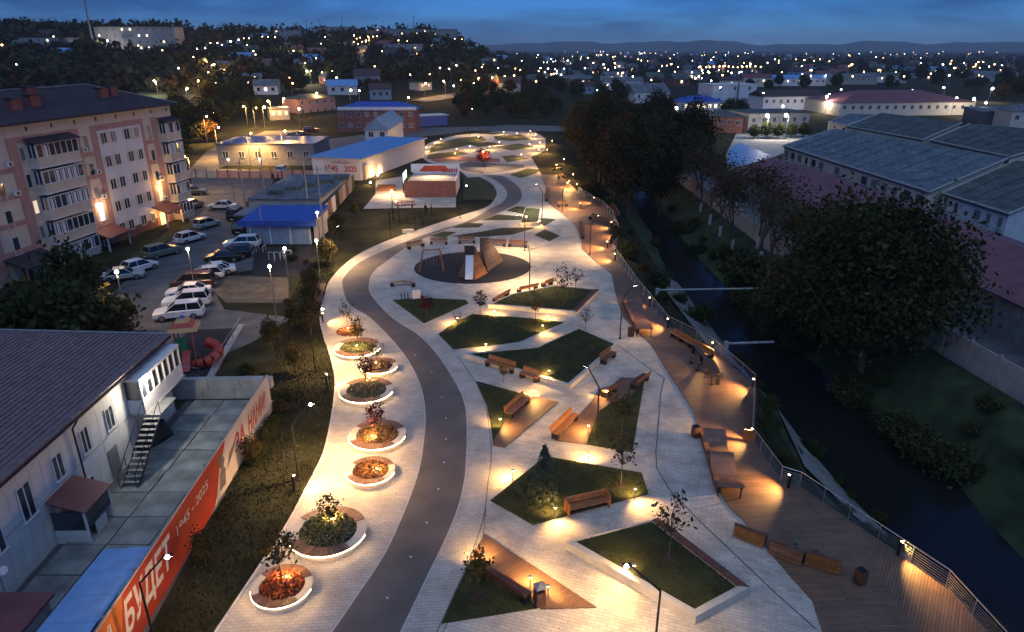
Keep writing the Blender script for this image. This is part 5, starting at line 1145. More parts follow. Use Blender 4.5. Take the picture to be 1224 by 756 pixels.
# little picture between the two colours
pc = (s_rw + s_rwb) / 2 + .3
face([(pc - .5, 1.9), (pc + .1, 1.5), (pc + .5, 1.9), (pc + .2, 2.5), (pc - .3, 2.6)], -.008, 'ink_grey', 'picture'); face([(pc - .9, .5), (pc + .1, .4), (pc + .4, 1.3), (pc, 1.75), (pc - .5, 1.4)], -.008, 'ink_grey', 'picture'); face([(pc + .5, 1.0), (pc + 2.2, 1.7), (pc + 2.5, 2.1), (pc + 1.2, 1.8)], -.008, 'ink_grey', 'picture')
face([(s_rwb - .25, .05), (s_rwb + .0, .05), (pc - .1, 2.2), (pc - .4, 1.3)], -.005, 'letter_white', 'white_flash')
WORDS = []
def word(txt, s0, s1, z0, z1, m, par=ban, y=-.012, shear=.25, bold=.02, nm='letter'):
    """each character becomes its own flat mesh; the word is fitted to the given box (built together further down)"""
    WORDS.append((txt, s0, s1, z0, z1, m, par, y, shear, bold, nm))
def build_words():
    def tx(t, bold):
        c = bpy.data.curves.new('t', 'FONT'); c.body = t; c.offset = bold; o_ = bpy.data.objects.new('t', c); COL.objects.link(o_); return o_
    jobs = [(w_, [(ch, tx(w_[0][:i + 1], w_[9]), tx(ch, w_[9])) for i, ch in enumerate(w_[0])]) for w_ in WORDS]
    bpy.context.view_layer.update()
    for (txt, s0, s1, z0, z1, m, par, y, shear, bold, nm), chars in jobs:
        bb = [Vector(v) for v in chars[-1][1].bound_box]; bx0 = min(v.x for v in bb); bx1 = max(v.x for v in bb); by0 = min(v.y for v in bb); by1 = max(v.y for v in bb)
        kx = (s1 - s0) / max(1e-3, bx1 - bx0); kz = (z1 - z0) / max(1e-3, by1 - by0)
        for ch, pre, one in chars:
            if ch == ' ': continue
            off = max(v[0] for v in pre.bound_box) - max(v[0] for v in one.bound_box); me = bpy.data.meshes.new_from_object(one)
            for v in me.vertices:
                X, Y = v.co.x + off - bx0, v.co.y - by0; v.co = (s0 + X * kx + shear * (Y * kz), y, z0 + Y * kz)
            me.materials.clear(); me.materials.append(MAT[m]); me.name = nm; part(nm, me, par)
    for _, chars in jobs:
        for ch, pre, one in chars: bpy.data.objects.remove(pre); bpy.data.objects.remove(one)
sB = zb_(590, 690)[0]; sT = zb_(812, 380)[0]
word('БУДЕТ', zb_(600, 756)[0] - .15, sT - .25, .55, 2.55, 'letter_white', bold=.03); word('ПОБЕДА', .2, zb_(525, 756)[0], .55, 2.55, 'letter_white', bold=.03)
word('1945 - 2025', zb_(835, 265)[0], zb_(985, 45)[0], 1.75, 2.25, 'letter_white', bold=.01); word('ЗА', zc_(795, 450)[0], zc_(850, 370)[0], 1.0, 2.35, 'letter_red', bold=.03); word('НАМИ!', zc_(868, 340)[0], zc_(966, 200)[0] - .3, 1.0, 2.35, 'letter_red', bold=.03)

# ================================================================ PLAYGROUND BEHIND THE HOUSE
def playtower():
    o = thing('play_tower', 'small play tower with red and yellow striped roof and green ladder panel', 'play tower', G(227, 432), R(15)); o.scale = (1.15, 1.15, 1.15)
    for sx in (-.6, .6):
        for sy in (-.6, .6): MB().box((sx, sy, 1.4), (.1, .1, 2.8)).build('post', 'bench_wood', o)
    MB().box((0, 0, 1.2), (1.3, 1.3, .08)).build('platform', 'bench_wood_dark', o)
    for k, (r0, r1, z0, z1, m_) in enumerate(((1.05, .8, 2.7, 2.95, 'play_yellow'), (.8, .5, 2.95, 3.25, 'play_red'), (.5, .22, 3.25, 3.5, 'play_yellow'), (.22, .02, 3.5, 3.7, 'play_blue'))):
        m = MB(); m.add([(r0 * sx, r0 * sy, z0) for sx, sy in ((-1, -1), (1, -1), (1, 1), (-1, 1))] + [(r1 * sx, r1 * sy, z1) for sx, sy in ((-1, -1), (1, -1), (1, 1), (-1, 1))], [(0, 1, 5, 4), (1, 2, 6, 5), (2, 3, 7, 6), (3, 0, 4, 7)]); m.build('roof_band', m_, o)
    MB().box((-.2, -.64, 1.6), (.7, .05, 1.2)).build('side_panel', 'play_green', o); MB().box((.62, -.1, 1.2), (.05, .9, 1.6)).build('side_panel', 'play_blue', o)
    m = MB()
    for a, b in zip(np.linspace(0, math.pi * 1.3, 9), np.linspace(0, math.pi * 1.3, 9)[1:]): m.tube((1.5 + .9 * math.sin(a) - .2, .9 * math.cos(a) - .6, 1.3 - a * .28), (1.5 + .9 * math.sin(b) - .2, .9 * math.cos(b) - .6, 1.3 - b * .28), .38, .38, 12, cap=False)
    m.build('tube_slide', 'play_red', o, True)
    MB().add([(-.2, -.7, 1.2), (.35, -.7, 1.2), (.35, -2.2, .15), (-.2, -2.2, .15)], [(0, 1, 2, 3)]).build('slide', 'play_red', o)
mat('play_red', (.42, .045, .030), .5, .1, 2); mat('play_yellow', (.50, .27, .10), .5, .1, 2); mat('play_green', (.03, .20, .11), .5, .1, 2); mat('play_blue', (.04, .07, .28), .5, .1, 2)
playtower()
for i, (pts, l) in enumerate((([(252,466),(268,430),(290,394)], 'pale steel fence on the verge side of the small playground'), ([(200,452),(214,455),(240,458)], 'pale rail posts before the play tower'))):
    railing([G(*p) for p in pts], 'yard_fence', l, 0.0, 1.3, 2, 1.8)
for i, (bx, by, l) in enumerate(((300,300,'grey balance bars in the kiosk yard'),(325,312,'low spring seats in the kiosk yard'),(345,310,'pale climbing bar in the kiosk yard'))):
    o = thing('play_bars', l, 'play bars', G(bx, by), i); 
    for k in range(3): MB().path([(k * .9, -.5, 0), (k * .9, -.5, 1.1 - .2 * k), (k * .9, .5, 1.1 - .2 * k), (k * .9, .5, 0)], .035, 6).build('bar', 'white_paint', o)

# ================================================================ CARS
def car_proto(name, kind):
    L_, W_, H_ = dict(suv=(4.7, 1.86, 1.72), sedan=(4.6, 1.80, 1.44), hatch=(4.2, 1.76, 1.55), van=(4.7, 1.80, 1.85))[kind]
    o = thing(name, 'car', 'car'); hw = W_ / 2; zb = .62 * H_
    st_ = [(-.5, .62, .80, .90), (-.475, .97, .30, .97), (-.30, 1, .22, 1.0), (0, 1, .20, 1.0), (.25, 1, .22, .985), (.40, .98, .25, .90), (.475, .93, .30, .80), (.5, .62, .42, .68)]
    st_[0] = (-.5, .90, .36, .88); m = MB(); n = 8; vs = []
    for fx, fw, z0, zt in st_:
        w2 = hw * fw; zt2 = zb * zt; z0 = z0 * 1.0 if fx not in (-.5,) else .42
        vs += [(fx * L_, y_, z_) for y_, z_ in ((-w2 * .88, z0), (-w2, z0 + .18), (-w2, zt2 - .12), (-w2 * .86, zt2), (w2 * .86, zt2), (w2, zt2 - .12), (w2, z0 + .18), (w2 * .88, z0))]
    m.add(vs, [(k * n + i, k * n + (i + 1) % n, (k + 1) * n + (i + 1) % n, (k + 1) * n + i) for k in range(len(st_) - 1) for i in range(n)] + [tuple(range(n - 1, -1, -1)), tuple(range((len(st_) - 1) * n, len(st_) * n))])
    m.build('body', 'car_white', o)
    b0, b1, t0, t1 = dict(suv=(-.475, .22, -.42, .04), sedan=(-.36, .24, -.20, .06), hatch=(-.47, .26, -.36, .06), van=(-.48, .32, -.44, .14))[kind]
    g = MB(); lo = [(b0 * L_, -hw * .90), (b1 * L_, -hw * .90), (b1 * L_, hw * .90), (b0 * L_, hw * .90)]; hi = [(t0 * L_, -hw * .74), (t1 * L_, -hw * .74), (t1 * L_, hw * .74), (t0 * L_, hw * .74)]
    g.add([(x, y, zb * .965) for x, y in lo] + [(x, y, H_ - .05) for x, y in hi], [(0, 1, 5, 4), (1, 2, 6, 5), (2, 3, 7, 6), (3, 0, 4, 7), (4, 5, 6, 7)]); g.build('windows', 'car_glass', o)
    r = MB(); r.add([(x * 1.01, y * 1.01, H_ - .07) for x, y in hi] + [(x * .93, y * .93, H_) for x, y in hi], [(0, 1, 5, 4), (1, 2, 6, 5), (2, 3, 7, 6), (3, 0, 4, 7), (4, 5, 6, 7)]).build('roof', 'car_white', o)
    xm = (t0 + t1) / 2 * L_
    for (x, y), (u, v) in list(zip(lo, hi)) + [((xm, q_ * hw * .905), (xm, q_ * hw * .745)) for q_ in (-1, 1)]: MB().tube((x, y, zb * .96), (u, v, H_ - .05), .045, .04, 5, cap=False).build('pillar', 'car_white', o)
    for sx in (-.30, .31):
        for s in (-1, 1):
            wh = MB().tube((sx * L_, s * (hw - .20), .33), (sx * L_, s * (hw + .015), .33), .33, .33, 16).build('wheel', 'tyre', o); MB().tube((sx * L_, s * (hw + .01), .33), (sx * L_, s * (hw + .03), .33), .21, .20, 12).build('rim', 'rim', wh)
    for s in (-1, 1):
        MB().box((.478 * L_, s * hw * .70, zb * .70), (.10, .38, .14)).build('headlight', 'curtain_glass', o); MB().box((-.492 * L_, s * hw * .74, zb * .80), (.08, .26, .22)).build('taillight', 'car_red', o); MB().box((.20 * L_, s * (hw + .05), zb * 1.02), (.12, .18, .12)).build('mirror', 'car_white', o)
    for sx in (-1, 1): MB().box((sx * .503 * L_, 0, .46), (.03, .52, .12)).build('number_plate', 'white_paint', o)
    for s in (-1, 1):
        MB().box((0, s * (hw + .004), .30), (L_ * .46, .03, .14)).build('sill_trim', 'dark_metal', o)
        for fx in (-.13, .07): MB().box((fx * L_, s * (hw + .012), zb * .80), (.18, .02, .04)).build('door_handle', 'dark_metal', o)
    MB().box((.497 * L_, 0, zb * .50), (.06, hw * 1.0, .16)).build('grille', 'dark_metal', o)
    return o
CP = {k: [car_proto('parked_car', k), 0] for k in ('suv', 'sedan', 'hatch', 'van')}
def car(kind, bx, by, ang, paint, label, z=0.0):
    o = CP[kind][0] if not CP[kind][1] else copy_tree(CP[kind][0]); CP[kind][1] += 1; o.location = G(bx, by, z); o.rotation_euler = (0, 0, R(ang)); o['label'] = label; o['group'] = 'cars parked before the flats'
    for c in o.children:
        if c.name.split('.')[0] in ('body', 'roof', 'pillar', 'mirror'): repaint(c, paint)
for a in (('suv',215,380,197,'car_white','white off-roader parked last in the row before the playground'),('suv',224,366,195,'car_white','second white off-roader from the playground, between other white cars'),('sedan',226,354,192,'car_white','low white saloon tucked between the brown minivan and a white off-roader'),
          ('van',232,344,190,'car_brown','dark brown minivan in the row of white cars'),('hatch',246,334,200,'car_white','white hatchback beside the brown minivan, next to the glowing lamp'),('sedan',258,328,205,'car_white','white sporty coupe at the corner of the dirt plot'),
          ('sedan',268,312,190,'car_black','black saloon parked before the kiosk yard fence'),('suv',279,308,190,'car_black','black off-roader beside the black saloon'),('suv',290,296,188,'car_white','large white off-roader in front of the blue kiosk'),('sedan',313,290,185,'car_white','white saloon at the foot of the kiosk wall'),
          ('suv',290,277,95,'car_black','black off-roader beside the kiosk corner'),('sedan',266,250,178,'car_white','white saloon crossing the open asphalt court'),('hatch',248,272,60,'car_silver','silver hatchback by the lit entrance'),('hatch',228,289,62,'car_white','white estate car second along the flats'),('suv',195,306,58,'car_green','grey green off-roader parked along the flats'),
          ('hatch',168,324,60,'car_white','white hatchback parked along the flats before the middle porch'),('sedan',148,334,25,'car_silver','silver car half hidden behind the bushy tree'),('suv',230,250,80,'car_grey','dark grey off-roader at the corner of the flats'),('suv',232,233,10,'car_grey','dark pickup at the end of the flats'),
          ('van',284,262,90,'car_black','black minivan behind the kiosk container'),('suv',338,207,90,'car_white','white off-roader at the door of the black hall'),('sedan',362,163,20,'car_red','dull red car in the rear yard'),('sedan',350,164,20,'car_grey','grey car in the rear yard beside the red one'),('suv',372,158,20,'car_red','dark red off-roader near the bus stop road')):
    car(*a)

# ================================================================ KIOSK, CONTAINERS, HALL AND OTHER BUILDINGS TO THE LEFT REAR
def boxhouse(name, label, p0, p1, dep, h, wall, roofm, roof='flat', rise=1.2, ov=.35, wins=0, rows=1, winm='window_glass', cat='building', doors=0, z=None, base=None, wz=None):
    """front wall from p0 to p1 (world points), depth behind it"""
    A = Vector(p0); B = Vector(p1); d = B - A; l = Vector((d.x, d.y)).length; o = thing(name, label, cat, A, math.atan2(d.y, d.x))
    MB().box((l / 2, dep / 2, h / 2 - .5), (l, dep, h + 1)).build('wall', wall, o)
    if roof == 'flat': MB().box((l / 2, dep / 2, h + .1), (l + 2 * ov, dep + 2 * ov, .22)).build('roof', roofm, o)
    elif roof == 'lean': MB().add([(-ov, -ov, h), (l + ov, -ov, h), (l + ov, dep + ov, h + rise), (-ov, dep + ov, h + rise), (-ov, -ov, h - .2), (l + ov, -ov, h - .2), (l + ov, dep + ov, h - .2), (-ov, dep + ov, h - .2)], [(0, 1, 2, 3), (0, 4, 5, 1), (1, 5, 6, 2), (2, 6, 7, 3), (3, 7, 4, 0), (7, 6, 5, 4)]).build('roof', roofm, o)
    else:
        if roof == 'gable_x': R_ = [(-ov, dep / 2, h + rise), (l + ov, dep / 2, h + rise)]; fs = [(0, 1, 5, 4), (2, 3, 4, 5), (1, 2, 5), (3, 0, 4)]
        elif roof == 'hip': R_ = [(min(l * .3, dep * .5), dep / 2, h + rise), (l - min(l * .3, dep * .5), dep / 2, h + rise)]; fs = [(0, 1, 5, 4), (2, 3, 4, 5), (1, 2, 5), (3, 0, 4)]
        else: R_ = [(l / 2, -ov, h + rise), (l / 2, dep + ov, h + rise)]; fs = [(0, 4, 5, 3), (1, 2, 5, 4), (0, 1, 4), (2, 3, 5)]
        MB().add([(-ov, -ov, h), (l + ov, -ov, h), (l + ov, dep + ov, h), (-ov, dep + ov, h)] + R_, fs + [(3, 2, 1, 0)]).build('roof', roofm, o)
    for r_ in range(rows):
        for k in range(wins):
            wd = min(1.3, l / wins * .55); s_ = (k + .5) * l / wins - wd / 2; zt = (wz or h * .8) if rows == 1 else (h / rows) * (r_ + .82)
            window(s_, zt, wd, min(1.5, h / rows * .5), -.01, winm if isinstance(winm, str) else rw.choice(winm), 'white_paint', o)
    for k in range(doors): MB().box(((k + .5) * l / doors, -.02, 1.0), (1.1, .06, 2.0)).build('door', 'grey_metal', o)
    return o
k_ = boxhouse('kiosk', 'blue roofed kiosk with pale blue panel walls beside the car park', G(297,292), G(372,292), 7.5, 3.3, 'siding_blue', 'blue_roof', 'lean', .35, .7)
for k in range(4): MB().box((.5 + k * 2.7, -.03, 1.6), (.14, .05, 3.2)).build('wall_strip', 'white_paint', k_)
MB().box((4.5, -.72, 3.05), (10.6, .06, .75)).build('fascia', 'blue_roof', k_); MB().box((9.14, 3.6, 1.6), (.05, 7.0, 3.1)).build('side_poster', 'banner_white', k_)
o = boxhouse('container', 'dark green container standing beside the kiosk', G(283,278), G(296,278), 5.0, 2.4, 'leaf_green', 'grey_metal', 'flat', ov=.1)
o = boxhouse('storage_block', 'long low storage block with dark green membrane roof behind the kiosk', G(300,262), G(384,262), 22, 3.0, 'concrete', 'slate_roof', 'flat', ov=.15)
for k in range(5): MB().box((3 + k * 1.9, 4 + k * 3.2, 3.45), (2.4, 1.6, .5), .3).build('roof_hatch', 'slate_roof_dark', o)
# decorated fence right of the storage block
A, B = G(388, 268), G(424, 224); d = B - A; o = thing('painted_fence', 'painted panel fence running behind the kiosk to the poster wall', 'fence', A, math.atan2(d.y, d.x))
for k in range(9): MB().box(((k + .5) * d.length / 9, 0, 1.3), (d.length / 9 - .05, .08, 2.5)).build('panel', ('cream_wall', 'brick_base', 'white_wall', 'leaf_green', 'pink_wall')[k % 5], o)
o = boxhouse('long_hall', 'low black hall with tinted shopfront beside the asphalt court', G(262,198), G(377,198), 14, 4.7, 'grey_plinth', 'slate_roof_dark', 'flat', ov=.2, wins=6, rows=1, wz=3.2)
repaint(o.children[0], 'car_grey')
m_ = boxhouse('poster_hall', 'white hall with sky blue roof and a red lettered poster wall', G(375,213), G(433,216), 34, 4.3, 'white_wall', 'sky_roof', 'flat', ov=.5)
MB().box((6.6, -.03, 2.0), (8.2, .04, 3.6)).build('poster', 'banner_white', m_)
word('ПОБЕДА!', 4.6, 8.6, 3.1, 3.7, 'letter_red', m_, -.06, 0, .02); word('1945', 3.0, 5.8, 1.6, 2.8, 'letter_red', m_, -.06, 0, .03); word('2025', 7.2, 10.0, 1.6, 2.8, 'letter_red', m_, -.06, 0, .03); word('80 ЛЕТ', 5.0, 8.2, .6, 1.2, 'letter_red', m_, -.06, 0, .02)
# lit fence and row of flood lights
A, B = G(437, 216), G(482, 176); d = B - A; o = thing('lit_fence', 'cream panel fence glowing under a row of flood lights', 'fence', A, math.atan2(d.y, d.x))
for k in range(14): MB().box(((k + .5) * d.length / 14, 0, 1.5), (d.length / 14 - .06, .08, 2.9)).build('panel', 'cream_wall', o)
for k, (bx, by) in enumerate(((437,221),(446,212),(450,208),(454,204),(478,184))):
    f = thing('flood_light', 'small flood light at the foot of the glowing fence', 'lamp', G(bx, by) + Vector((1.0, 0, 0)), 0, 'flood lights of the fence'); MB().box((0, 0, .2), (.3, .3, .3)).build('housing', 'dark_metal', f); MB().ball((.0, -.1, .45), .2, 8, 5).build('lamp_head', 'glow_white', f); lamp(f, (-.1, .0, .75), 60, WARM, 'POINT', rad=.1)
o = boxhouse('gabled_house', 'white gabled house with grey roof beside the brick blue roofed building', G(438,180), G(465,180), 26, 5.2, 'white_wall', 'siding_blue', 'gable_y', 3.0, .5, wins=2, rows=2)
o = boxhouse('brick_building', 'brown brick building with bright blue roof', G(404,158), G(497,158), 11, 6.8, 'brick_base', 'blue_roof', 'hip', 2.2, .5, wins=9, rows=2, winm=['window_glass', 'curtain_glass'])
MB().box((13, -.2, 7.2), (25, .5, 1.0)).build('eaves_board', 'white_wall', o)
boxhouse('blue_stall', 'small stall with blue front and pale awning beside the brick building', G(500,152), G(535,150), 6, 3.4, 'blue_roof', 'panel_white', 'flat', ov=.4)
boxhouse('bus_shelter', 'lit shop pavilion by the street corner', G(324,146), G(347,145), 7, 4.6, 'cream_wall', 'grey_metal', 'flat', ov=.3, wins=3, winm='window_lit')
boxhouse('pink_house', 'pinkish plastered house under the hill street', G(358,140), G(402,136), 9, 6.5, 'pink_wall', 'slate_roof_dark', 'hip', 1.6, wins=5, rows=2)
boxhouse('lit_house', 'orange lit cube house beside the rear street', G(502,122), G(517,121), 8, 9.0, 'cream_wall', 'slate_roof_dark', 'flat', wins=2, rows=3, winm='window_lit')
A, B = G(222, 213), G(376, 213); d = B - A; o = thing('court_fence', 'long pale panel fence behind the asphalt court', 'fence', A, math.atan2(d.y, d.x))
for k in range(12):
    MB().box(((k + .5) * d.length / 12, 0, .8), (d.length / 12 - .2, .06, 1.5)).build('panel', 'pink_wall' if k > 2 else 'concrete', o); MB().box((k * d.length / 12, 0, .95), (.12, .12, 1.9)).build('post', 'dark_metal', o)
for k, (bx, by) in enumerate(((340,196),(300,200),(262,190),(248,172),(306,158))):
    f = thing('street_light', 'orange street light along the road behind the flats', 'lamp post', G(bx, by), 0, 'orange street lights of the rear road'); MB().tube((0, 0, 0), (0, 0, 7.5), .09, .06, 6).build('pole', 'grey_metal', f); MB().box((.5, 0, 7.5), (1.2, .2, .12)).build('arm', 'grey_metal', f); MB().ball((1.0, 0, 7.4), .22, 8, 5).build('lamp_head', 'glow_amber', f); lamp(f, (1.0, 0, 7.1), 1900, WARM, 'SPOT', 150, .6, (0, 0, 0), .2)
for k, (bx, by, h) in enumerate(((388,290,10.5),(370,262,9),(316,292,6),(318,238,9),(294,250,8))):
    f = thing('utility_pole', 'slim concrete utility pole near the blue kiosk', 'pole', G(bx, by), 0, 'utility poles near the kiosk'); MB().tube((0, 0, 0), (0, 0, h), .12, .08, 7).build('pole', 'concrete', f); MB().box((0, 0, h - .5), (1.2, .08, .08)).build('crossarm', 'grey_metal', f)

# ================================================================ BRICK PAVILION, ORANGE FRAME AND PERGOLA IN THE PARK
A, B = G(483.5, 236), G(545, 236); pv = thing('pavilion', 'brown brick pavilion with pale roof terrace and red lettering', 'pavilion', A, 0); l = B.x - A.x
MB().box((l / 2, .15, 1.45), (l, .3, 2.9)).build('front_wall', 'brick_base', pv); MB().box((.15, 5, 1.45), (.3, 9.4, 2.9)).build('side_wall', 'leaf_green', pv); MB().box((l - .15, 5, 1.45), (.3, 9.4, 2.9)).build('side_wall', 'white_wall', pv); MB().box((l / 2, 9.9, 2.2), (l, .3, 4.4)).build('mural_wall', 'white_wall', pv)
MB().box((l / 2, 5, 2.5), (l - .7, 9.3, .12)).build('terrace', 'concrete', pv); MB().add([(1.5, 9.70, 3.0), (7.5, 9.70, 3.0), (6.6, 9.70, 4.1), (2.6, 9.70, 4.1)], [(0, 1, 2, 3)]).build('mural_roof', 'banner_red', pv)
for k in range(7): MB().box((6.2 + k * .42, 9.68, 3.2), (.26, .04, .8 - .1 * (k % 3))).build('mural_stroke', 'letter_red', pv)
sc_ = thing('lit_screen', 'white glowing screen panel beside the brick pavilion', 'screen', G(482, 232), 0); MB().box((0, 2.6, 2.2), (.12, 5.0, 3.2)).build('frame', 'dark_metal', sc_); MB().box((.068, 2.6, 2.8), (.02, 4.8, 1.8)).build('panel', 'screen_white', sc_)
for s in (.4, 4.8): MB().box((0, s, .35), (.10, .10, .7)).build('post', 'dark_metal', sc_)
lamp(pv, (l / 2, 6.5, 5.5), 320, NEUT, 'SPOT', 140, .6, (R(-30), 0, 0), .2)
c = G(462, 226); fr = thing('photo_frame', 'orange wooden seat frame of two joined rectangles on the lit forecourt', 'seat', c, R(8))
for (x, y, sx, sy) in ((-1.6, 0, .35, 4.2), (0, -2, 3.5, .35), (0, 2, 3.5, .35), (1.6, 0, .35, 4.2), (0, 0, 3.0, .35)): MB().box((x, y, .25), (sx, sy, .45)).build('beam', 'orange_wood', fr)
lamp(fr, (1.5, -6.5, 3.4), 420, NEUT, 'SPOT', 150, .6, (0, 0, 0), .2)
f = thing('forecourt_lamp', 'bright ball lamp on a pole at the forecourt edge', 'lamp post', G(470, 262), 0); MB().tube((0, 0, 0), (0, 0, 4.2), .06, .05, 8).build('pole', 'dark_metal', f); MB().ball((0, 0, 4.3), .2, 10, 6).build('lamp_head', 'glow_warm', f); lamp(f, (0, 0, 4.6), 420, NEUT, 'POINT', rad=.2)
pg = thing('pergola', 'dark square pergola with slatted top on the verge before the pavilion', 'pergola', G(485, 262), R(10))
for sx in (-1.1, 1.1):
    for sy in (-1.1, 1.1): MB().box((sx, sy, 1.25), (.18, .18, 2.5)).build('post', 'bench_wood_dark', pg)
for k in range(7): MB().box((-1.5 + k * .5, 0, 2.6), (.1, 3.0, .16)).build('slat', 'bench_wood_dark', pg)
for sy in (-1.2, 1.2): MB().box((0, sy, 2.46), (3.2, .12, .14)).build('beam', 'bench_wood', pg)
o = thing('paving_stone_seat', 'white low cube seat on the verge by the footway', 'seat', G(488, 278)); MB().box((0, 0, .2), (1.6, .8, .4), .3).build('block', 'white_stone', o); MB().box((0, 0, .42), (1.5, .7, .03), .3).build('top', 'concrete', o)
# red leaved feature tree in the far garden
ft = make_tree('feature_tree', 'glowing red leaved tree in the middle of the far garden', 'tree', 300, 4, 1.2, (1.7, 1.7, 1.5), 60, 20, .3, .3, ['leaf_burgundy', 'flower_red'], r0=.08); ft.location = G(578, 200)
lamp(ft, (0, -1.6, 3.2), 10, (1, .25, .1), 'POINT', rad=.2); MB().ball((0, -1.2, 3.6), .25, 8, 5).build('red_lamp', 'glow_red', ft)

# ================================================================ PEOPLE (tiny, on the court and the far garden)
def person_mesh():
    V = [(0, 0, .95), (0, 0, 1.2), (0, 0, 1.42), (0, 0, 1.52), (0, .02, 1.66), (0, .02, 1.74), (-.18, 0, 1.40), (-.24, .02, 1.12), (-.23, -.06, .88), (.18, 0, 1.40), (.24, .02, 1.12), (.23, -.06, .88), (-.10, 0, .90), (-.11, -.03, .48), (-.12, .02, .08), (-.12, -.14, .03), (.10, 0, .90), (.12, .05, .48), (.13, .12, .09), (.13, -.03, .03)]
    E_ = [(0, 1), (1, 2), (2, 3), (3, 4), (4, 5), (2, 6), (6, 7), (7, 8), (2, 9), (9, 10), (10, 11), (0, 12), (12, 13), (13, 14), (14, 15), (0, 16), (16, 17), (17, 18), (18, 19)]
    RR_ = [.16, .15, .16, .06, .10, .08, .07, .05, .04, .07, .05, .04, .09, .065, .045, .04, .09, .065, .045, .04]
    me = bpy.data.meshes.new('p'); me.from_pydata(V, E_, []); ob = bpy.data.objects.new('p', me); COL.objects.link(ob); ob.modifiers.new('s', 'SKIN'); sb = ob.modifiers.new('u', 'SUBSURF'); sb.levels = 1
    for v, r in zip(me.skin_vertices[0].data, RR_): v.radius = (r, r)
    me.skin_vertices[0].data[0].use_root = True
    bpy.context.view_layer.update(); out = bpy.data.meshes.new_from_object(ob.evaluated_get(bpy.context.evaluated_depsgraph_get())); bpy.data.objects.remove(ob)
    for k in ('car_black', 'skin'): out.materials.append(MAT[k])
    for p in out.polygons: p.material_index = 1 if (p.center.z > 1.5 or (p.center.z < .93 and abs(p.center.x) > .17 and p.center.z > .8)) else 0
    return out
mat('skin', (.42, .26, .19), .6, .1, 4); PM = person_mesh(); HM = MB().ball((0, .04, 1.72), .115, 8, 6).mesh('hair', 'black_stuff')
for (bx, by, r_, l) in ((327,217,.4,'person in dark clothes standing at the court fence'),(333,217,2.2,'person in dark clothes beside the court fence, facing the other'),(568,160,1,'person in dark clothes walking on the rear street'),(577,160,2,'person in dark clothes on the rear street near the lamp'),(509,256,.5,'person in dark clothes standing before the pavilion'),(516,257,1.5,'person in dark clothes with a companion before the pavilion')):
    o = thing('person', l, 'person', G(bx, by), r_); part('body', PM, o); part('hair', HM, o)

build_words()

# ================================================================ RIGHT BANK: FENCE, WAREHOUSES
fl_ = px([(790,196),(805,208),(918,295),(1124,423),(1224,483),(1330,545)])
o = thing('bank_fence', 'long pale concrete slab fence on the far river bank', 'fence', fl_[0]); b0 = fl_[0].copy(); 
pmesh = {}
for a, b in zip(fl_, fl_[1:]):
    n = max(1, round((b - a).length / 3.0)); d = (b - a) / n
    for k in range(n):
        q = a + d * (k + .5) - b0; pn = MB().box((0, 0, 0), (d.length - .12, .10, 2.5)).build('panel', 'concrete', o); pn.location = (q.x, q.y, 1.25 + float(terrain(q.x + b0.x, q.y + b0.y))); pn.rotation_euler = (0, 0, math.atan2(d.y, d.x))
        q = a + d * k - b0; pp_ = MB().box((0, 0, 0), (.18, .18, 2.7)).build('post', 'concrete', o); pp_.location = (q.x, q.y, 1.3)
boxhouse('long_store', 'very long low store with a dull maroon roof behind the bank fence', (41.5, 129, 0), (46.2, 38, 0), 15, 3.9, 'grey_plinth', 'maroon_wide_roof', 'gable_x', 2.1, .5)
struct('store_yard', MB().sheet([(34.8, 150), (41, 150), (46, 40), (39.3, 40)], .01), 'asphalt')
def quadroof(name, label, pts, roofm, wallm, t=.3, nwin=0, seams=0, wz=(.5, 1.3)):
    """pts: four (px,py,z) roof corners: eave far, eave near, ridge near, ridge far"""
    P3 = [G(*p) for p in pts]; c = Vector((P3[0].x, P3[0].y, 0)); o = thing(name, label, 'building', c); Q = [p - c for p in P3]
    m = MB(); m.add(Q + [q - Vector((0, 0, t)) for q in Q], [(0, 1, 2, 3), (7, 6, 5, 4), (0, 4, 5, 1), (1, 5, 6, 2), (2, 6, 7, 3), (3, 7, 4, 0)]); m.build('roof', roofm, o)
    ctr = sum(Q, Vector()) / 4; I = [q.lerp(Vector((ctr.x, ctr.y, q.z)), .02) for q in Q]
    m = MB(); m.add([Vector((q.x, q.y, 0)) for q in I] + [q - Vector((0, 0, t)) for q in I], [(0, 1, 5, 4), (1, 2, 6, 5), (2, 3, 7, 6), (3, 0, 4, 7)]); m.build('wall', wallm, o)
    d = I[1] - I[0]; l = Vector((d.x, d.y)).length; an = math.atan2(d.y, d.x); nr = Vector((math.sin(an), -math.cos(an), 0))
    qw = random.Random(nwin)
    for k in range(nwin):
        if qw.random() < .18: continue
        q = I[0].lerp(I[1], (k + .5) / nwin); z1 = q.z - t - wz[0]
        wn_ = MB().box((0, 0, 0), (l / nwin * qw.choice((.3, .5, .55)), .08, wz[1])).build('window', qw.choice(('window_glass', 'window_glass', 'grey_metal', 'curtain_glass')), o); wn_.location = (q.x + nr.x * .03, q.y + nr.y * .03, z1 - wz[1] / 2); wn_.rotation_euler = (0, 0, an)
        MB().box((0, -.05, -wz[1] / 2 - .04), (l / nwin * .56, .14, .08)).build('sill', 'white_paint', wn_)
    for k in range(seams):
        f = (k + 1) / (seams + 1); a, b = Q[0].lerp(Q[1], f), Q[3].lerp(Q[2], f); MB().tube(a + Vector((0, 0, .03)), b + Vector((0, 0, .03)), .07, .07, 4).build('roof_seam', roofm, o)
    MB().tube(Q[0] + Vector((0, 0, .02)), Q[1] + Vector((0, 0, .02)), .14, .14, 5).build('gutter', 'concrete', o); MB().tube(Q[0], Q[3], .16, .16, 5).build('verge_trim', 'concrete', o); MB().tube(Q[1], Q[2], .16, .16, 5).build('verge_trim', 'concrete', o)
    return o
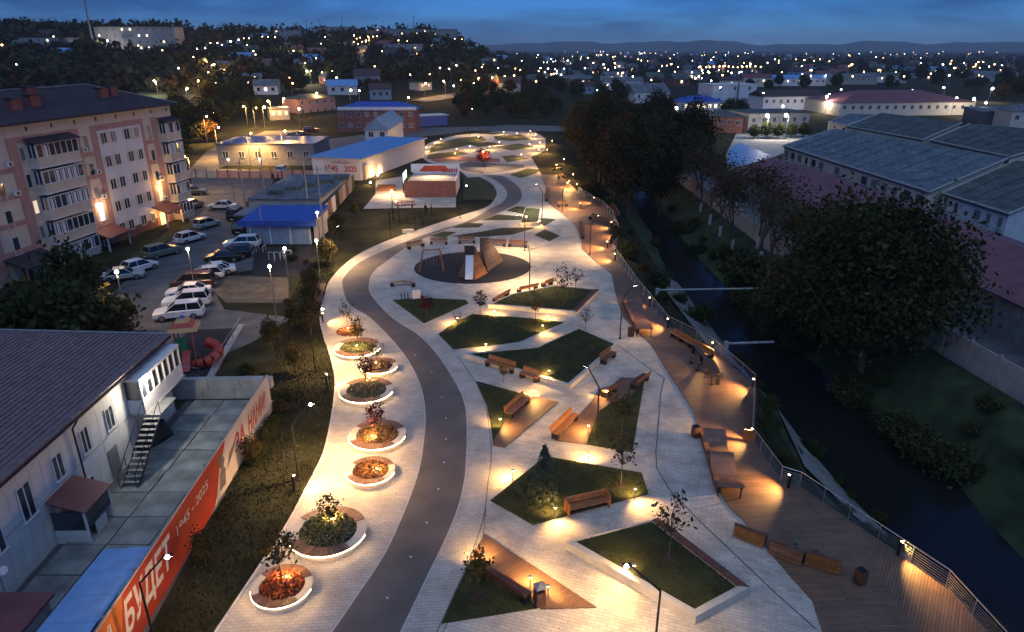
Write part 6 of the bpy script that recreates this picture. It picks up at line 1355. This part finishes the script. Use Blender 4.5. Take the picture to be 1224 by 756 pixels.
quadroof('warehouse', 'big warehouse with wide blue grey slate roof and pale window wall', [(936,174.5,6),(1111,230,6),(1206,189,8.6),(998,154,8.6)], 'slate_roof', 'cream_wall', nwin=16, seams=11)
quadroof('warehouse', 'lower grey roofed warehouse with pale blue wall at the end of the big one', [(1126,231,5.6),(1206,256,5.6),(1330,205,8),(1215,192,8)], 'slate_roof_dark', 'panel_white', nwin=6, seams=4)
quadroof('warehouse', 'dark mossy roofed warehouse behind the big blue grey one', [(1012,151,8.8),(1103,167.5,8.8),(1150,147,11),(1054,135,11)], 'slate_roof_dark', 'cream_wall', nwin=14, seams=5)
quadroof('warehouse', 'second dark mossy roofed warehouse beyond the grey valley gutter', [(1112,168,8.8),(1208,188,8.8),(1300,160,11),(1160,148,11)], 'slate_roof_dark', 'cream_wall', nwin=14, seams=6)
quadroof('warehouse', 'small grey roofed annex at the far end of the big warehouse', [(990,146,6),(1012,150,6),(1050,137,7),(1015,136,7)], 'slate_roof', 'concrete', nwin=4)
struct('service_yard', MB().sheet(n2(px([(870,205),(868,185),(880,160),(960,160),(975,165),(940,182),(920,190)])), .02), 'concrete')
struct('blue_court', MB().sheet(n2(px([(868,200),(872,178),(884,171),(922,186),(900,196)])), .03), 'sky_roof')
o = boxhouse('beige_block', 'dull beige workshop block behind the blue court', G(893,160), G(965,158), 14, 6, 'concrete', 'slate_roof_dark', 'flat', wins=6)
o = boxhouse('brown_block', 'low brown workshop beside the beige one', G(845,158), G(886,160), 12, 5, 'brick_base', 'slate_roof_dark', 'lean', 1, wins=4)
boxhouse('white_office', 'white two storey block with long purple blue roof in the works yard', G(911,132), G(986,131), 14, 5.5, 'white_wall', 'purple_roof', 'gable_x', 2.5, wins=9, rows=1)
boxhouse('white_house', 'tall white flat roofed house with dark windows in the valley', G(850,128), G(902,127), 14, 9.5, 'white_wall', 'panel_white', 'flat', wins=3, rows=2)
boxhouse('red_school', 'broad low building with large dark red hipped roof', G(1003,139), G(1163,138), 30, 5.0, 'cream_wall', 'maroon_wide_roof', 'hip', 4.0, wins=16, rows=1)
boxhouse('purple_house', 'long house with dull violet blue roof behind the rusty trees', G(816,136), G(865,135), 12, 4.4, 'white_wall', 'blue_roof', 'hip', 2.2, wins=7, winm='far_window')
boxhouse('grey_gable_house', 'grey gabled house beyond the rusty trees', G(758,124), G(800,123), 14, 5.0, 'panel_white', 'slate_roof', 'gable_x', 4.0, wins=4)
boxhouse('dark_shed', 'dark long shed with pale roof edge beyond the mossy warehouse', G(1168,151), G(1240,152), 12, 5.0, 'car_grey', 'slate_roof', 'lean', .6)
boxhouse('ochre_house', 'cream corner house with small windows beyond the mossy roofs', G(1205,156), G(1260,157), 12, 6.0, 'cream_wall', 'slate_roof', 'hip', 2, wins=4)
boxhouse('yellow_hut', 'yellow hut under two yard lights', G(946,150), G(962,149), 6, 4.0, 'play_yellow', 'slate_roof', 'flat', wins=2)
o = thing('brick_tower', 'dark slender chimney mast among the valley roofs', 'mast', G(880, 128)); MB().tube((0, 0, 0), (0, 0, 13), .5, .3, 10).build('shaft', 'car_grey', o); MB().tube((0, 0, 13), (0, 0, 13.6), .45, .45, 10).build('crown_ring', 'dark_metal', o)
for (a, b, l) in (((786,347),(914,345),'long wavy lounger deck'),((868,411),(925,409),'lit railing bench')):
    A_, B_2 = G(*a, -.6), G(*b, -.6); d = B_2 - A_; o = thing('river_pipe', 'pale pipe crossing over the river beside the ' + l, 'pipe', A_); MB().tube((0, 0, 0), d, .11, .11, 10).build('pipe', 'concrete', o)
    MB().box(-Vector((0, 0, .4)), (.4, .4, 1.2)).build('support', 'concrete', o)
    for f in (.3, .6): MB().tube(d * f - Vector((.06, 0, 0)), d * f + Vector((.06, 0, 0)), .15, .15, 10).build('flange', 'concrete', o)

# ================================================================ TOWN ON THE HILL AND IN THE VALLEY
def hp(name, wall, roofm, l, dep, h, rise, label, lit):
    o = thing(name, label, 'house'); MB().box((0, 0, h / 2 - 1), (l, dep, h + 2)).build('wall', wall, o)
    MB().add([(-l / 2 - .4, -dep / 2 - .4, h), (l / 2 + .4, -dep / 2 - .4, h), (l / 2 + .4, dep / 2 + .4, h), (-l / 2 - .4, dep / 2 + .4, h), (-l / 2 - .4, 0, h + rise), (l / 2 + .4, 0, h + rise)], [(0, 1, 5, 4), (2, 3, 4, 5), (1, 2, 5), (3, 0, 4), (3, 2, 1, 0)]).build('roof', roofm, o)
    for k in range(3): MB().box(((k - 1) * l * .3, -dep / 2 - .02, h * .58), (1.2, .06, 1.4)).build('window', 'far_window' if (lit and k == 1) else 'window_glass', o)
    return o
HPR = [hp('small_house', 'white_wall', 'slate_roof', 10, 8, 3.4, 2.6, 'h', 1), hp('small_house', 'cream_wall', 'maroon_roof', 11, 9, 3.2, 3.0, 'h', 0), hp('small_house', 'brick_base', 'slate_roof_dark', 9, 8, 3.5, 2.8, 'h', 1), hp('small_house', 'panel_white', 'sky_roof', 12, 9, 3.2, 2.4, 'h', 0), hp('small_house', 'siding_blue', 'purple_roof', 10, 9, 4.2, 2.8, 'h', 0)]
HL = ['small white house with grey roof and a lit window', 'small cream house with maroon roof', 'small brick house with dark roof and a lit window', 'low pale house with light blue roof', 'small blue walled house with dark purple roof']
hu = [0] * 5
def shouse(x_, y_, k, s_, where, grp):
    o = HPR[k] if not hu[k] else copy_tree(HPR[k]); hu[k] = 1; o.location = (x_, y_, float(terrain(x_, y_))); o.rotation_euler = (0, 0, rnd.uniform(-.6, .6)); o.scale = (s_, s_, s_); o['label'] = HL[k] + where; o['group'] = grp; return o
taken = []
def free(x_, y_, r_):
    if any((x_ - a) ** 2 + (y_ - b) ** 2 < (r_ + c) ** 2 for a, b, c in taken): return False
    taken.append((x_, y_, r_)); return True
for r0 in ((60, 200, 40),): taken.append(r0)
n_ = 0
while n_ < 120:
    a_, b_ = rnd.uniform(650, 1215), 66 + 62 * rnd.random() ** 1.6
    if 835 < a_ < 1224 and b_ > 96: continue
    if b_ > 104: continue
    p = T(a_, b_)
    if free(p.x, p.y, 9): shouse(p.x, p.y, rnd.randrange(5), rnd.uniform(.9, 1.4), ' in the valley town', 'houses of the valley town'); n_ += 1
for a_, b_ in ((30,62),(60,52),(75,70),(270,90),(290,75),(300,70),(320,86),(345,62),(352,68),(365,84),(372,78),(395,100),(410,112),(440,104),(455,118),(470,74),(485,70),(500,76),(545,88),(575,82),(600,90),(585,102),(320,112),(300,104),(260,66),(280,60),(310,50),(345,48),(395,50),(450,48),(520,58),(560,66),(600,72),(380,70),(415,62),(462,62),(610,110),(640,104),(655,96),(700,112)):
    p = T(a_, b_)
    if free(p.x, p.y, 7): shouse(p.x, p.y, rnd.randrange(5), rnd.uniform(.9, 1.3), ' on the dark hillside', 'houses on the hillside')
def block(a_, b_, l, dep, h, wall, label, ang=0, wins=10, rows=4):
    p = T(a_, b_); taken.append((p.x, p.y, l * .5)); c_, s_ = math.cos(ang), math.sin(ang)
    return boxhouse('hill_block', label, p - Vector((c_ * l / 2, s_ * l / 2, 0)), p + Vector((c_ * l / 2, s_ * l / 2, 0)), dep, h, wall, 'slate_roof', 'flat', wins=wins, rows=rows, winm=['window_glass'] * 5 + ['far_window'])
block(165, 62, 52, 14, 15, 'hill_wall', 'long pale block of flats on the hilltop beside the mast'); block(55, 62, 30, 12, 8, 'hill_wall', 'low pale building on the wooded slope above the flats', wins=6, rows=2); block(345, 52, 22, 12, 10, 'hill_wall', 'white square block on the hilltop', wins=5); block(400, 44, 34, 12, 8, 'hill_wall', 'pale long block on the ridge', wins=8, rows=3); block(478, 46, 40, 12, 7, 'hill_wall', 'grey long block on the ridge', wins=10, rows=3); block(523, 48, 32, 12, 8, 'hill_wall', 'pale block on the valley end of the ridge', wins=8, rows=3); block(482, 70, 26, 12, 9, 'hill_wall', 'dark concrete shell building on the slope', wins=6, rows=3); block(580, 80, 18, 10, 6, 'hill_wall', 'small white block low on the slope', wins=4, rows=2)
p = T(113, 60); o = thing('radio_mast', 'tall radio mast with antenna panels on the wooded hilltop', 'mast', p)
MB().tube((0, 0, -1), (0, 0, 38), .8, .35, 8).build('shaft', 'grey_metal', o)
for k in range(6): MB().box((1.1 * math.cos(k * 1.05), 1.1 * math.sin(k * 1.05), 35 + (k % 2) * 1.5), (.5, .5, 2.6), k * 1.05).build('antenna_panel', 'panel_white', o)
for a_, b_ in ((368,40),(383,40),(410,36),(523,34),(495,36)):
    p = T(a_, b_ + 6); o = thing('aerial', 'thin aerial on the hill ridge', 'mast', p, 0, 'aerials on the ridge'); MB().tube((0, 0, 0), (0, 0, 16), .25, .12, 6).build('shaft', 'dark_metal', o); MB().box((0, 0, 14), (2.4, .2, .2)).build('crossbar', 'dark_metal', o)

for (a_, b_, l, h, wl_, rf_, lb) in ((948,103,46,5,'white_wall','sky_roof','long pale shed with light blue roof in the middle of the valley'),(1015,101,40,5,'concrete','slate_roof','long grey shed behind the red hipped building'),(905,104,20,6,'cream_wall','maroon_roof','cream house with maroon roof near the tall white house'),(745,108,24,5,'white_wall','slate_roof','white long house just beyond the rusty trees'),(1060,99,30,5,'panel_white','slate_roof_dark','pale shed with dark roof behind the red hipped building'),(1190,98,36,6,'concrete','slate_roof','grey works hall at the wooded edge of the valley'),(690,104,20,5,'brick_base','slate_roof','brick long house on the street side of the rusty trees'),(870,106,18,5,'cream_wall','purple_roof','cream house with dark violet roof beside the slender chimney')):
    p = T(a_, b_); taken.append((p.x, p.y, l * .5)); boxhouse('long_house', lb, p - Vector((l / 2, 0, 0)), p + Vector((l / 2, 0, 0)), 11, h, wl_, rf_, 'gable_x', 2.4, wins=int(l / 4), winm=['window_glass'] * 4 + ['far_window'])
# ---- lights of the town
def farlamp(mt, r_): return MB().tube((0, 0, 0), (0, 0, 6.6), .10, .07, 5, 0).box((.4, 0, 6.7), (1.0, .16, .12), 0, 0).ball((.8, 0, 6.8), r_, 6, 4, 1).mesh('street_lamp', ['grey_metal', mt])
FM = {(m_, r_): farlamp(m_, r_) for m_ in ('far_warm', 'far_white', 'far_cool', 'glow_amber') for r_ in (.22, .34, .5, .75)}
FC = {'far_warm': 'warm', 'far_white': 'white', 'far_cool': 'cool white', 'glow_amber': 'amber'}
def flamp(a_, b_, m_, r_, where, grp, pw=0):
    p = T(a_, b_, 6.8); me = FM[(m_, r_)]; o = bpy.data.objects.new('street_lamp', me); COL.objects.link(o); o.location = p; o.rotation_euler = (0, 0, rnd.uniform(0, 6.28))
    tag(o, FC[m_] + ' glowing street lamp ' + where, 'street lamp', grp + ', ' + FC[m_])
    if pw: lamp(o, (.8, 0, 6.2), pw, WARM if m_ in ('glow_amber', 'far_warm') else COOL, 'POINT', rad=.4)
Z1 = [(15,215),(248,175),(77,308),(25,318),(485,195),(513,195),(665,218),(855,325),(740,385),(590,145),(618,147),(940,233),(1007,207),(1040,206),(980,230),(923,272),(1098,197),(1131,190),(1160,183),(1190,183),(1205,245),(765,240)]
for i, (a_, b_) in enumerate(Z1): flamp(a_ / 3.98, b_ / 3.98, 'far_white' if i % 3 else 'far_warm', .5 if i in (0, 4, 5, 12, 16, 17) else .34, 'on the wooded hill above the flats', 'lamps on the wooded hill', 900 if i in (4, 8, 12, 16) else 0)
Z2 = [(25,175),(60,178),(90,178),(180,245),(235,318),(235,340),(345,205),(390,370),(480,185),(500,180),(520,195),(540,180),(560,175),(490,210),(445,430),(490,432),(942,410),(947,312),(1002,168),(950,185),(1060,180),(1080,210),(1160,200),(1195,200),(465,170),(575,175),(720,465),(470,200),(505,200),(530,175),(345,215)]
for i, (a_, b_) in enumerate(Z2): flamp(306 + a_ / 3.98, b_ / 3.98, 'far_warm' if i in (0, 1, 2, 8, 9, 10, 11, 12, 13, 14, 27, 28, 29) else 'far_white', .5 if i in (3, 4, 5, 10, 14) else .34, 'on the ridge and slope of the town hill', 'lamps of the town hill', 1400 if i in (3, 5, 10) else 0)
for a_, b_ in ((65,482),(125,470),(292,445),(800,397),(900,387),(1058,372),(1122,370),(1183,364),(30,510),(200,520)): flamp(306 + a_ / 3.98, b_ / 3.98, 'glow_amber', .34, 'along the rear road below the hill', 'lamps of the rear road', 700)
for a_, b_ in ((258,135),(293,127),(225,188)): flamp(a_, b_, 'glow_amber', .22, 'among the trees behind the flats', 'lamps behind the flats', 500)
for a_, b_ in ((222,112),(236,103),(250,93),(254,84),(247,78),(266,90)): flamp(a_, b_ - 6, 'glow_amber', .34, 'beside the road climbing the wooded hill', 'lamps of the hill road', 900)
Z3 = [(105,285),(130,295),(150,298),(170,298),(195,293),(205,290),(45,335),(85,330),(15,360),(125,340),(155,345),(185,355),(200,352),(208,330),(252,328),(120,388),(350,325),(348,243),(370,245),(390,245),(288,270),(325,283),(485,283)]
for i, (a_, b_) in enumerate(Z3): flamp(612 + a_ / 3.98, b_ / 3.98, 'far_white' if i < 6 else ('far_warm' if i < 16 else 'far_white'), .5, 'at the near edge of the valley town', 'lamps at the near valley edge')
for i in range(210):
    a_ = rnd.uniform(640, 1200); b_ = 62 + 32 * rnd.random() ** 1.3
    if a_ > 900 and b_ > 92: continue
    flamp(a_, b_, rnd.choice(('far_warm', 'far_warm', 'far_warm', 'glow_amber', 'far_white', 'far_cool')), .75 if b_ < 78 else rnd.choice((.5, .5, .34)), 'in the valley town', 'lamps of the valley town')
for i in range(46):
    a_ = rnd.uniform(250, 640); b_ = rnd.uniform(44, 100)
    flamp(a_, b_, rnd.choice(('far_warm', 'glow_amber', 'far_warm', 'far_white')), rnd.choice((.22, .34)), 'scattered between the hillside houses', 'lamps between hillside houses')
for k in range(14): flamp(838 + k * 5.4, 80 + .6 * math.sin(k), 'far_warm', .75, 'in the straight row of a valley street', 'lamps of the straight valley street')
for a_, b_, pw in ((989.6,116,900),(992,113,0),(1003.5,107.5,0),(1130,105,900),(1185,106,900),(1166.7,118.6,700),(1175.5,123,0),(1141.6,117,0),(943,138,400),(919,138,400),(1089,108,0),(1048.7,109.8,0),(955.7,108,0),(934,127,0),(911,112,0),(810.5,129.4,900),(849.4,96.7,0),(712,108,0),(780,96,0)):
    flamp(a_, b_, 'far_cool', .5 if pw else .34, 'in the works yards beyond the river', 'lamps of the works yards', pw)

# ---- trees of town and hill: single ones near, one wooded mass far off
TT = [make_tree('town_tree', 'tree', 'tree', 400 + k, 9, 1.6, (3.4, 3.4, 3.4), 90, 22, .62, .6, [('leaf_dark', 'leaf_green'), ('leaf_green', 'leaf_olive'), ('leaf_rust', 'leaf_olive')][k], r0=.18, nl=8) for k in range(3)]
tu = [0] * 3
TL = ['dark green bushy tree', 'olive green bushy tree', 'rusty leaved bushy tree']
def ttree(x_, y_, k, s_, where, grp):
    o = TT[k] if not tu[k] else copy_tree(TT[k]); tu[k] = 1; o.location = (x_, y_, float(terrain(x_, y_)) - .1); o.rotation_euler = (0, 0, rnd.uniform(0, 6)); o.scale = (s_, s_, s_ * rnd.uniform(.8, 1.15)); o['label'] = TL[k] + where; o['group'] = grp
def okp(a_, b_):
    if 430 < a_ < 442 and 52 < b_ < 90: return False
    return True
cnt = 0
while cnt < 46:
    a_, b_ = rnd.uniform(205, 335), rnd.uniform(92, 196)
    if b_ > 150 and a_ > 262: continue
    if a_ > 240 and 150 < b_ < 205 and a_ > 245 + (190 - b_) * .9: continue
    if abs(a_ - (213 + (121 - b_) * 1.05)) < 16 and b_ < 124: continue
    p = T(a_, b_); ttree(p.x, p.y, rnd.choice((0, 0, 1, 2)), rnd.uniform(.6, 1.1), ' on the slope behind the flats', 'trees behind the flats'); cnt += 1
cnt = 0
while cnt < 75:
    a_, b_ = rnd.uniform(330, 665), rnd.uniform(96, 146)
    if 315 < a_ < 545 and b_ > 112: continue
    p = T(a_, b_); ttree(p.x, p.y, rnd.choice((0, 0, 1, 2)), rnd.uniform(.6, 1.15), ' beyond the rear street', 'trees beyond the rear street'); cnt += 1
for a_, b_, k, s_ in ((1100,98,0,1.6),(1120,102,0,1.5),(1150,98,0,1.4),(1200,104,0,1.7),(1215,116,2,1.3),(1195,120,2,1.2),(1080,100,0,1.2),(870,140,1,1.0),(885,138,0,.9),(960,108,0,1.2),(930,104,0,1.0),(1000,104,0,1.1),(740,126,0,1.2),(720,122,0,1.3),(690,118,0,1.2),(670,112,0,1.3),(645,130,0,1.3),(630,124,0,1.2),(900,166,0,.6),(915,166,0,.6),(930,166,0,.6),(945,165,0,.6),(960,164,0,.6)):
    p = T(a_, b_); ttree(p.x, p.y, k, s_, ' between the works yards beyond the river', 'trees between the works yards')
cnt = 0
while cnt < 70:
    a_, b_ = rnd.uniform(640, 1224), rnd.uniform(90, 112)
    if 1000 < a_ < 1165 and b_ > 106: continue
    p = T(a_, b_)
    if any((p.x - a) ** 2 + (p.y - b) ** 2 < (c_ + 3) ** 2 for a, b, c_ in taken): cnt += .2; continue
    ttree(p.x, p.y, rnd.choice((0, 0, 1, 2)), rnd.uniform(.5, 1.0), ' in the dark gap between valley town and works yards', 'trees of the dark valley gap'); cnt += 1
rs = np.random.RandomState(21); PT = []; SZ = []
tk = np.array([(a, b, c) for a, b, c in taken])
while len(PT) < 4200:
    if rs.rand() < .62: a_, b_ = rs.uniform(-20, 640), rs.uniform(34, 112)
    else: a_, b_ = rs.uniform(620, 1240), 61 + 60 * rs.rand() ** 1.5
    if b_ > 92 and a_ > 640: continue
    if 425 < a_ < 441 and 54 < b_ < 90: continue
    if abs(a_ - (213 + (121 - b_) * 1.05)) < 11 and 80 < b_ < 124: continue
    if b_ > 96 and a_ > 330: continue
    d = ray(a_, b_)
    rr_ = rs.uniform(250, 1500) if d[2] > -.012 else None
    p = T(a_, b_)
    if p.y > 2600: continue
    dd = (tk[:, 0] - p.x) ** 2 + (tk[:, 1] - p.y) ** 2
    if (dd < (tk[:, 2] * .75) ** 2).any(): continue
    PT.append((p.x, p.y, p.z)); SZ.append(rs.uniform(2.2, 4.8) * (1.0 if p.y < 900 else 1.4))
PT = np.array(PT); SZ = np.array(SZ); per = 22
C = np.repeat(PT, per, 0); S_ = np.repeat(SZ, per); g = rs.normal(size=C.shape) * .42; C = C + g * S_[:, None] + np.stack([0 * S_, 0 * S_, S_ * .95], 1); C[:, 2] = np.maximum(C[:, 2], np.repeat(PT[:, 2], per) + .2)
V = leaf_quads(C, 1.0, rs, .8); ctr_ = V.mean(1, keepdims=True); V = ctr_ + (V - ctr_) * (S_ * .62)[:, None, None]
wo_ = bpy.data.objects.new('woodland', quads_mesh('woodland', V, ['wood_dark', 'wood_olive', 'wood_rust'], np.repeat(rs.choice(3, len(PT), p=[.58, .28, .14]), per))); COL.objects.link(wo_)
wo_['kind'] = 'stuff'; tag(wo_, 'dark wooded mass covering the hillside and far valley', 'woodland')

# ================================================================ EVENING HAZE
m_ = bpy.data.materials.new('haze'); m_.use_nodes = True; t_ = m_.node_tree; t_.nodes.clear()
v_ = t_.nodes.new('ShaderNodeVolumePrincipled'); v_.inputs['Density'].default_value = 0.00011; v_.inputs['Color'].default_value = (.80, .88, 1.0, 1); v_.inputs['Anisotropy'].default_value = 0.0
t_.links.new(v_.outputs['Volume'], t_.nodes.new('ShaderNodeOutputMaterial').inputs['Volume']); MAT['haze'] = m_
hz_ = MB().box((0, 4000, 60), (19000, 10000, 190)).build('haze', 'haze'); hz_['kind'] = 'stuff'; tag(hz_, 'thin blue evening haze lying over the town', 'haze')
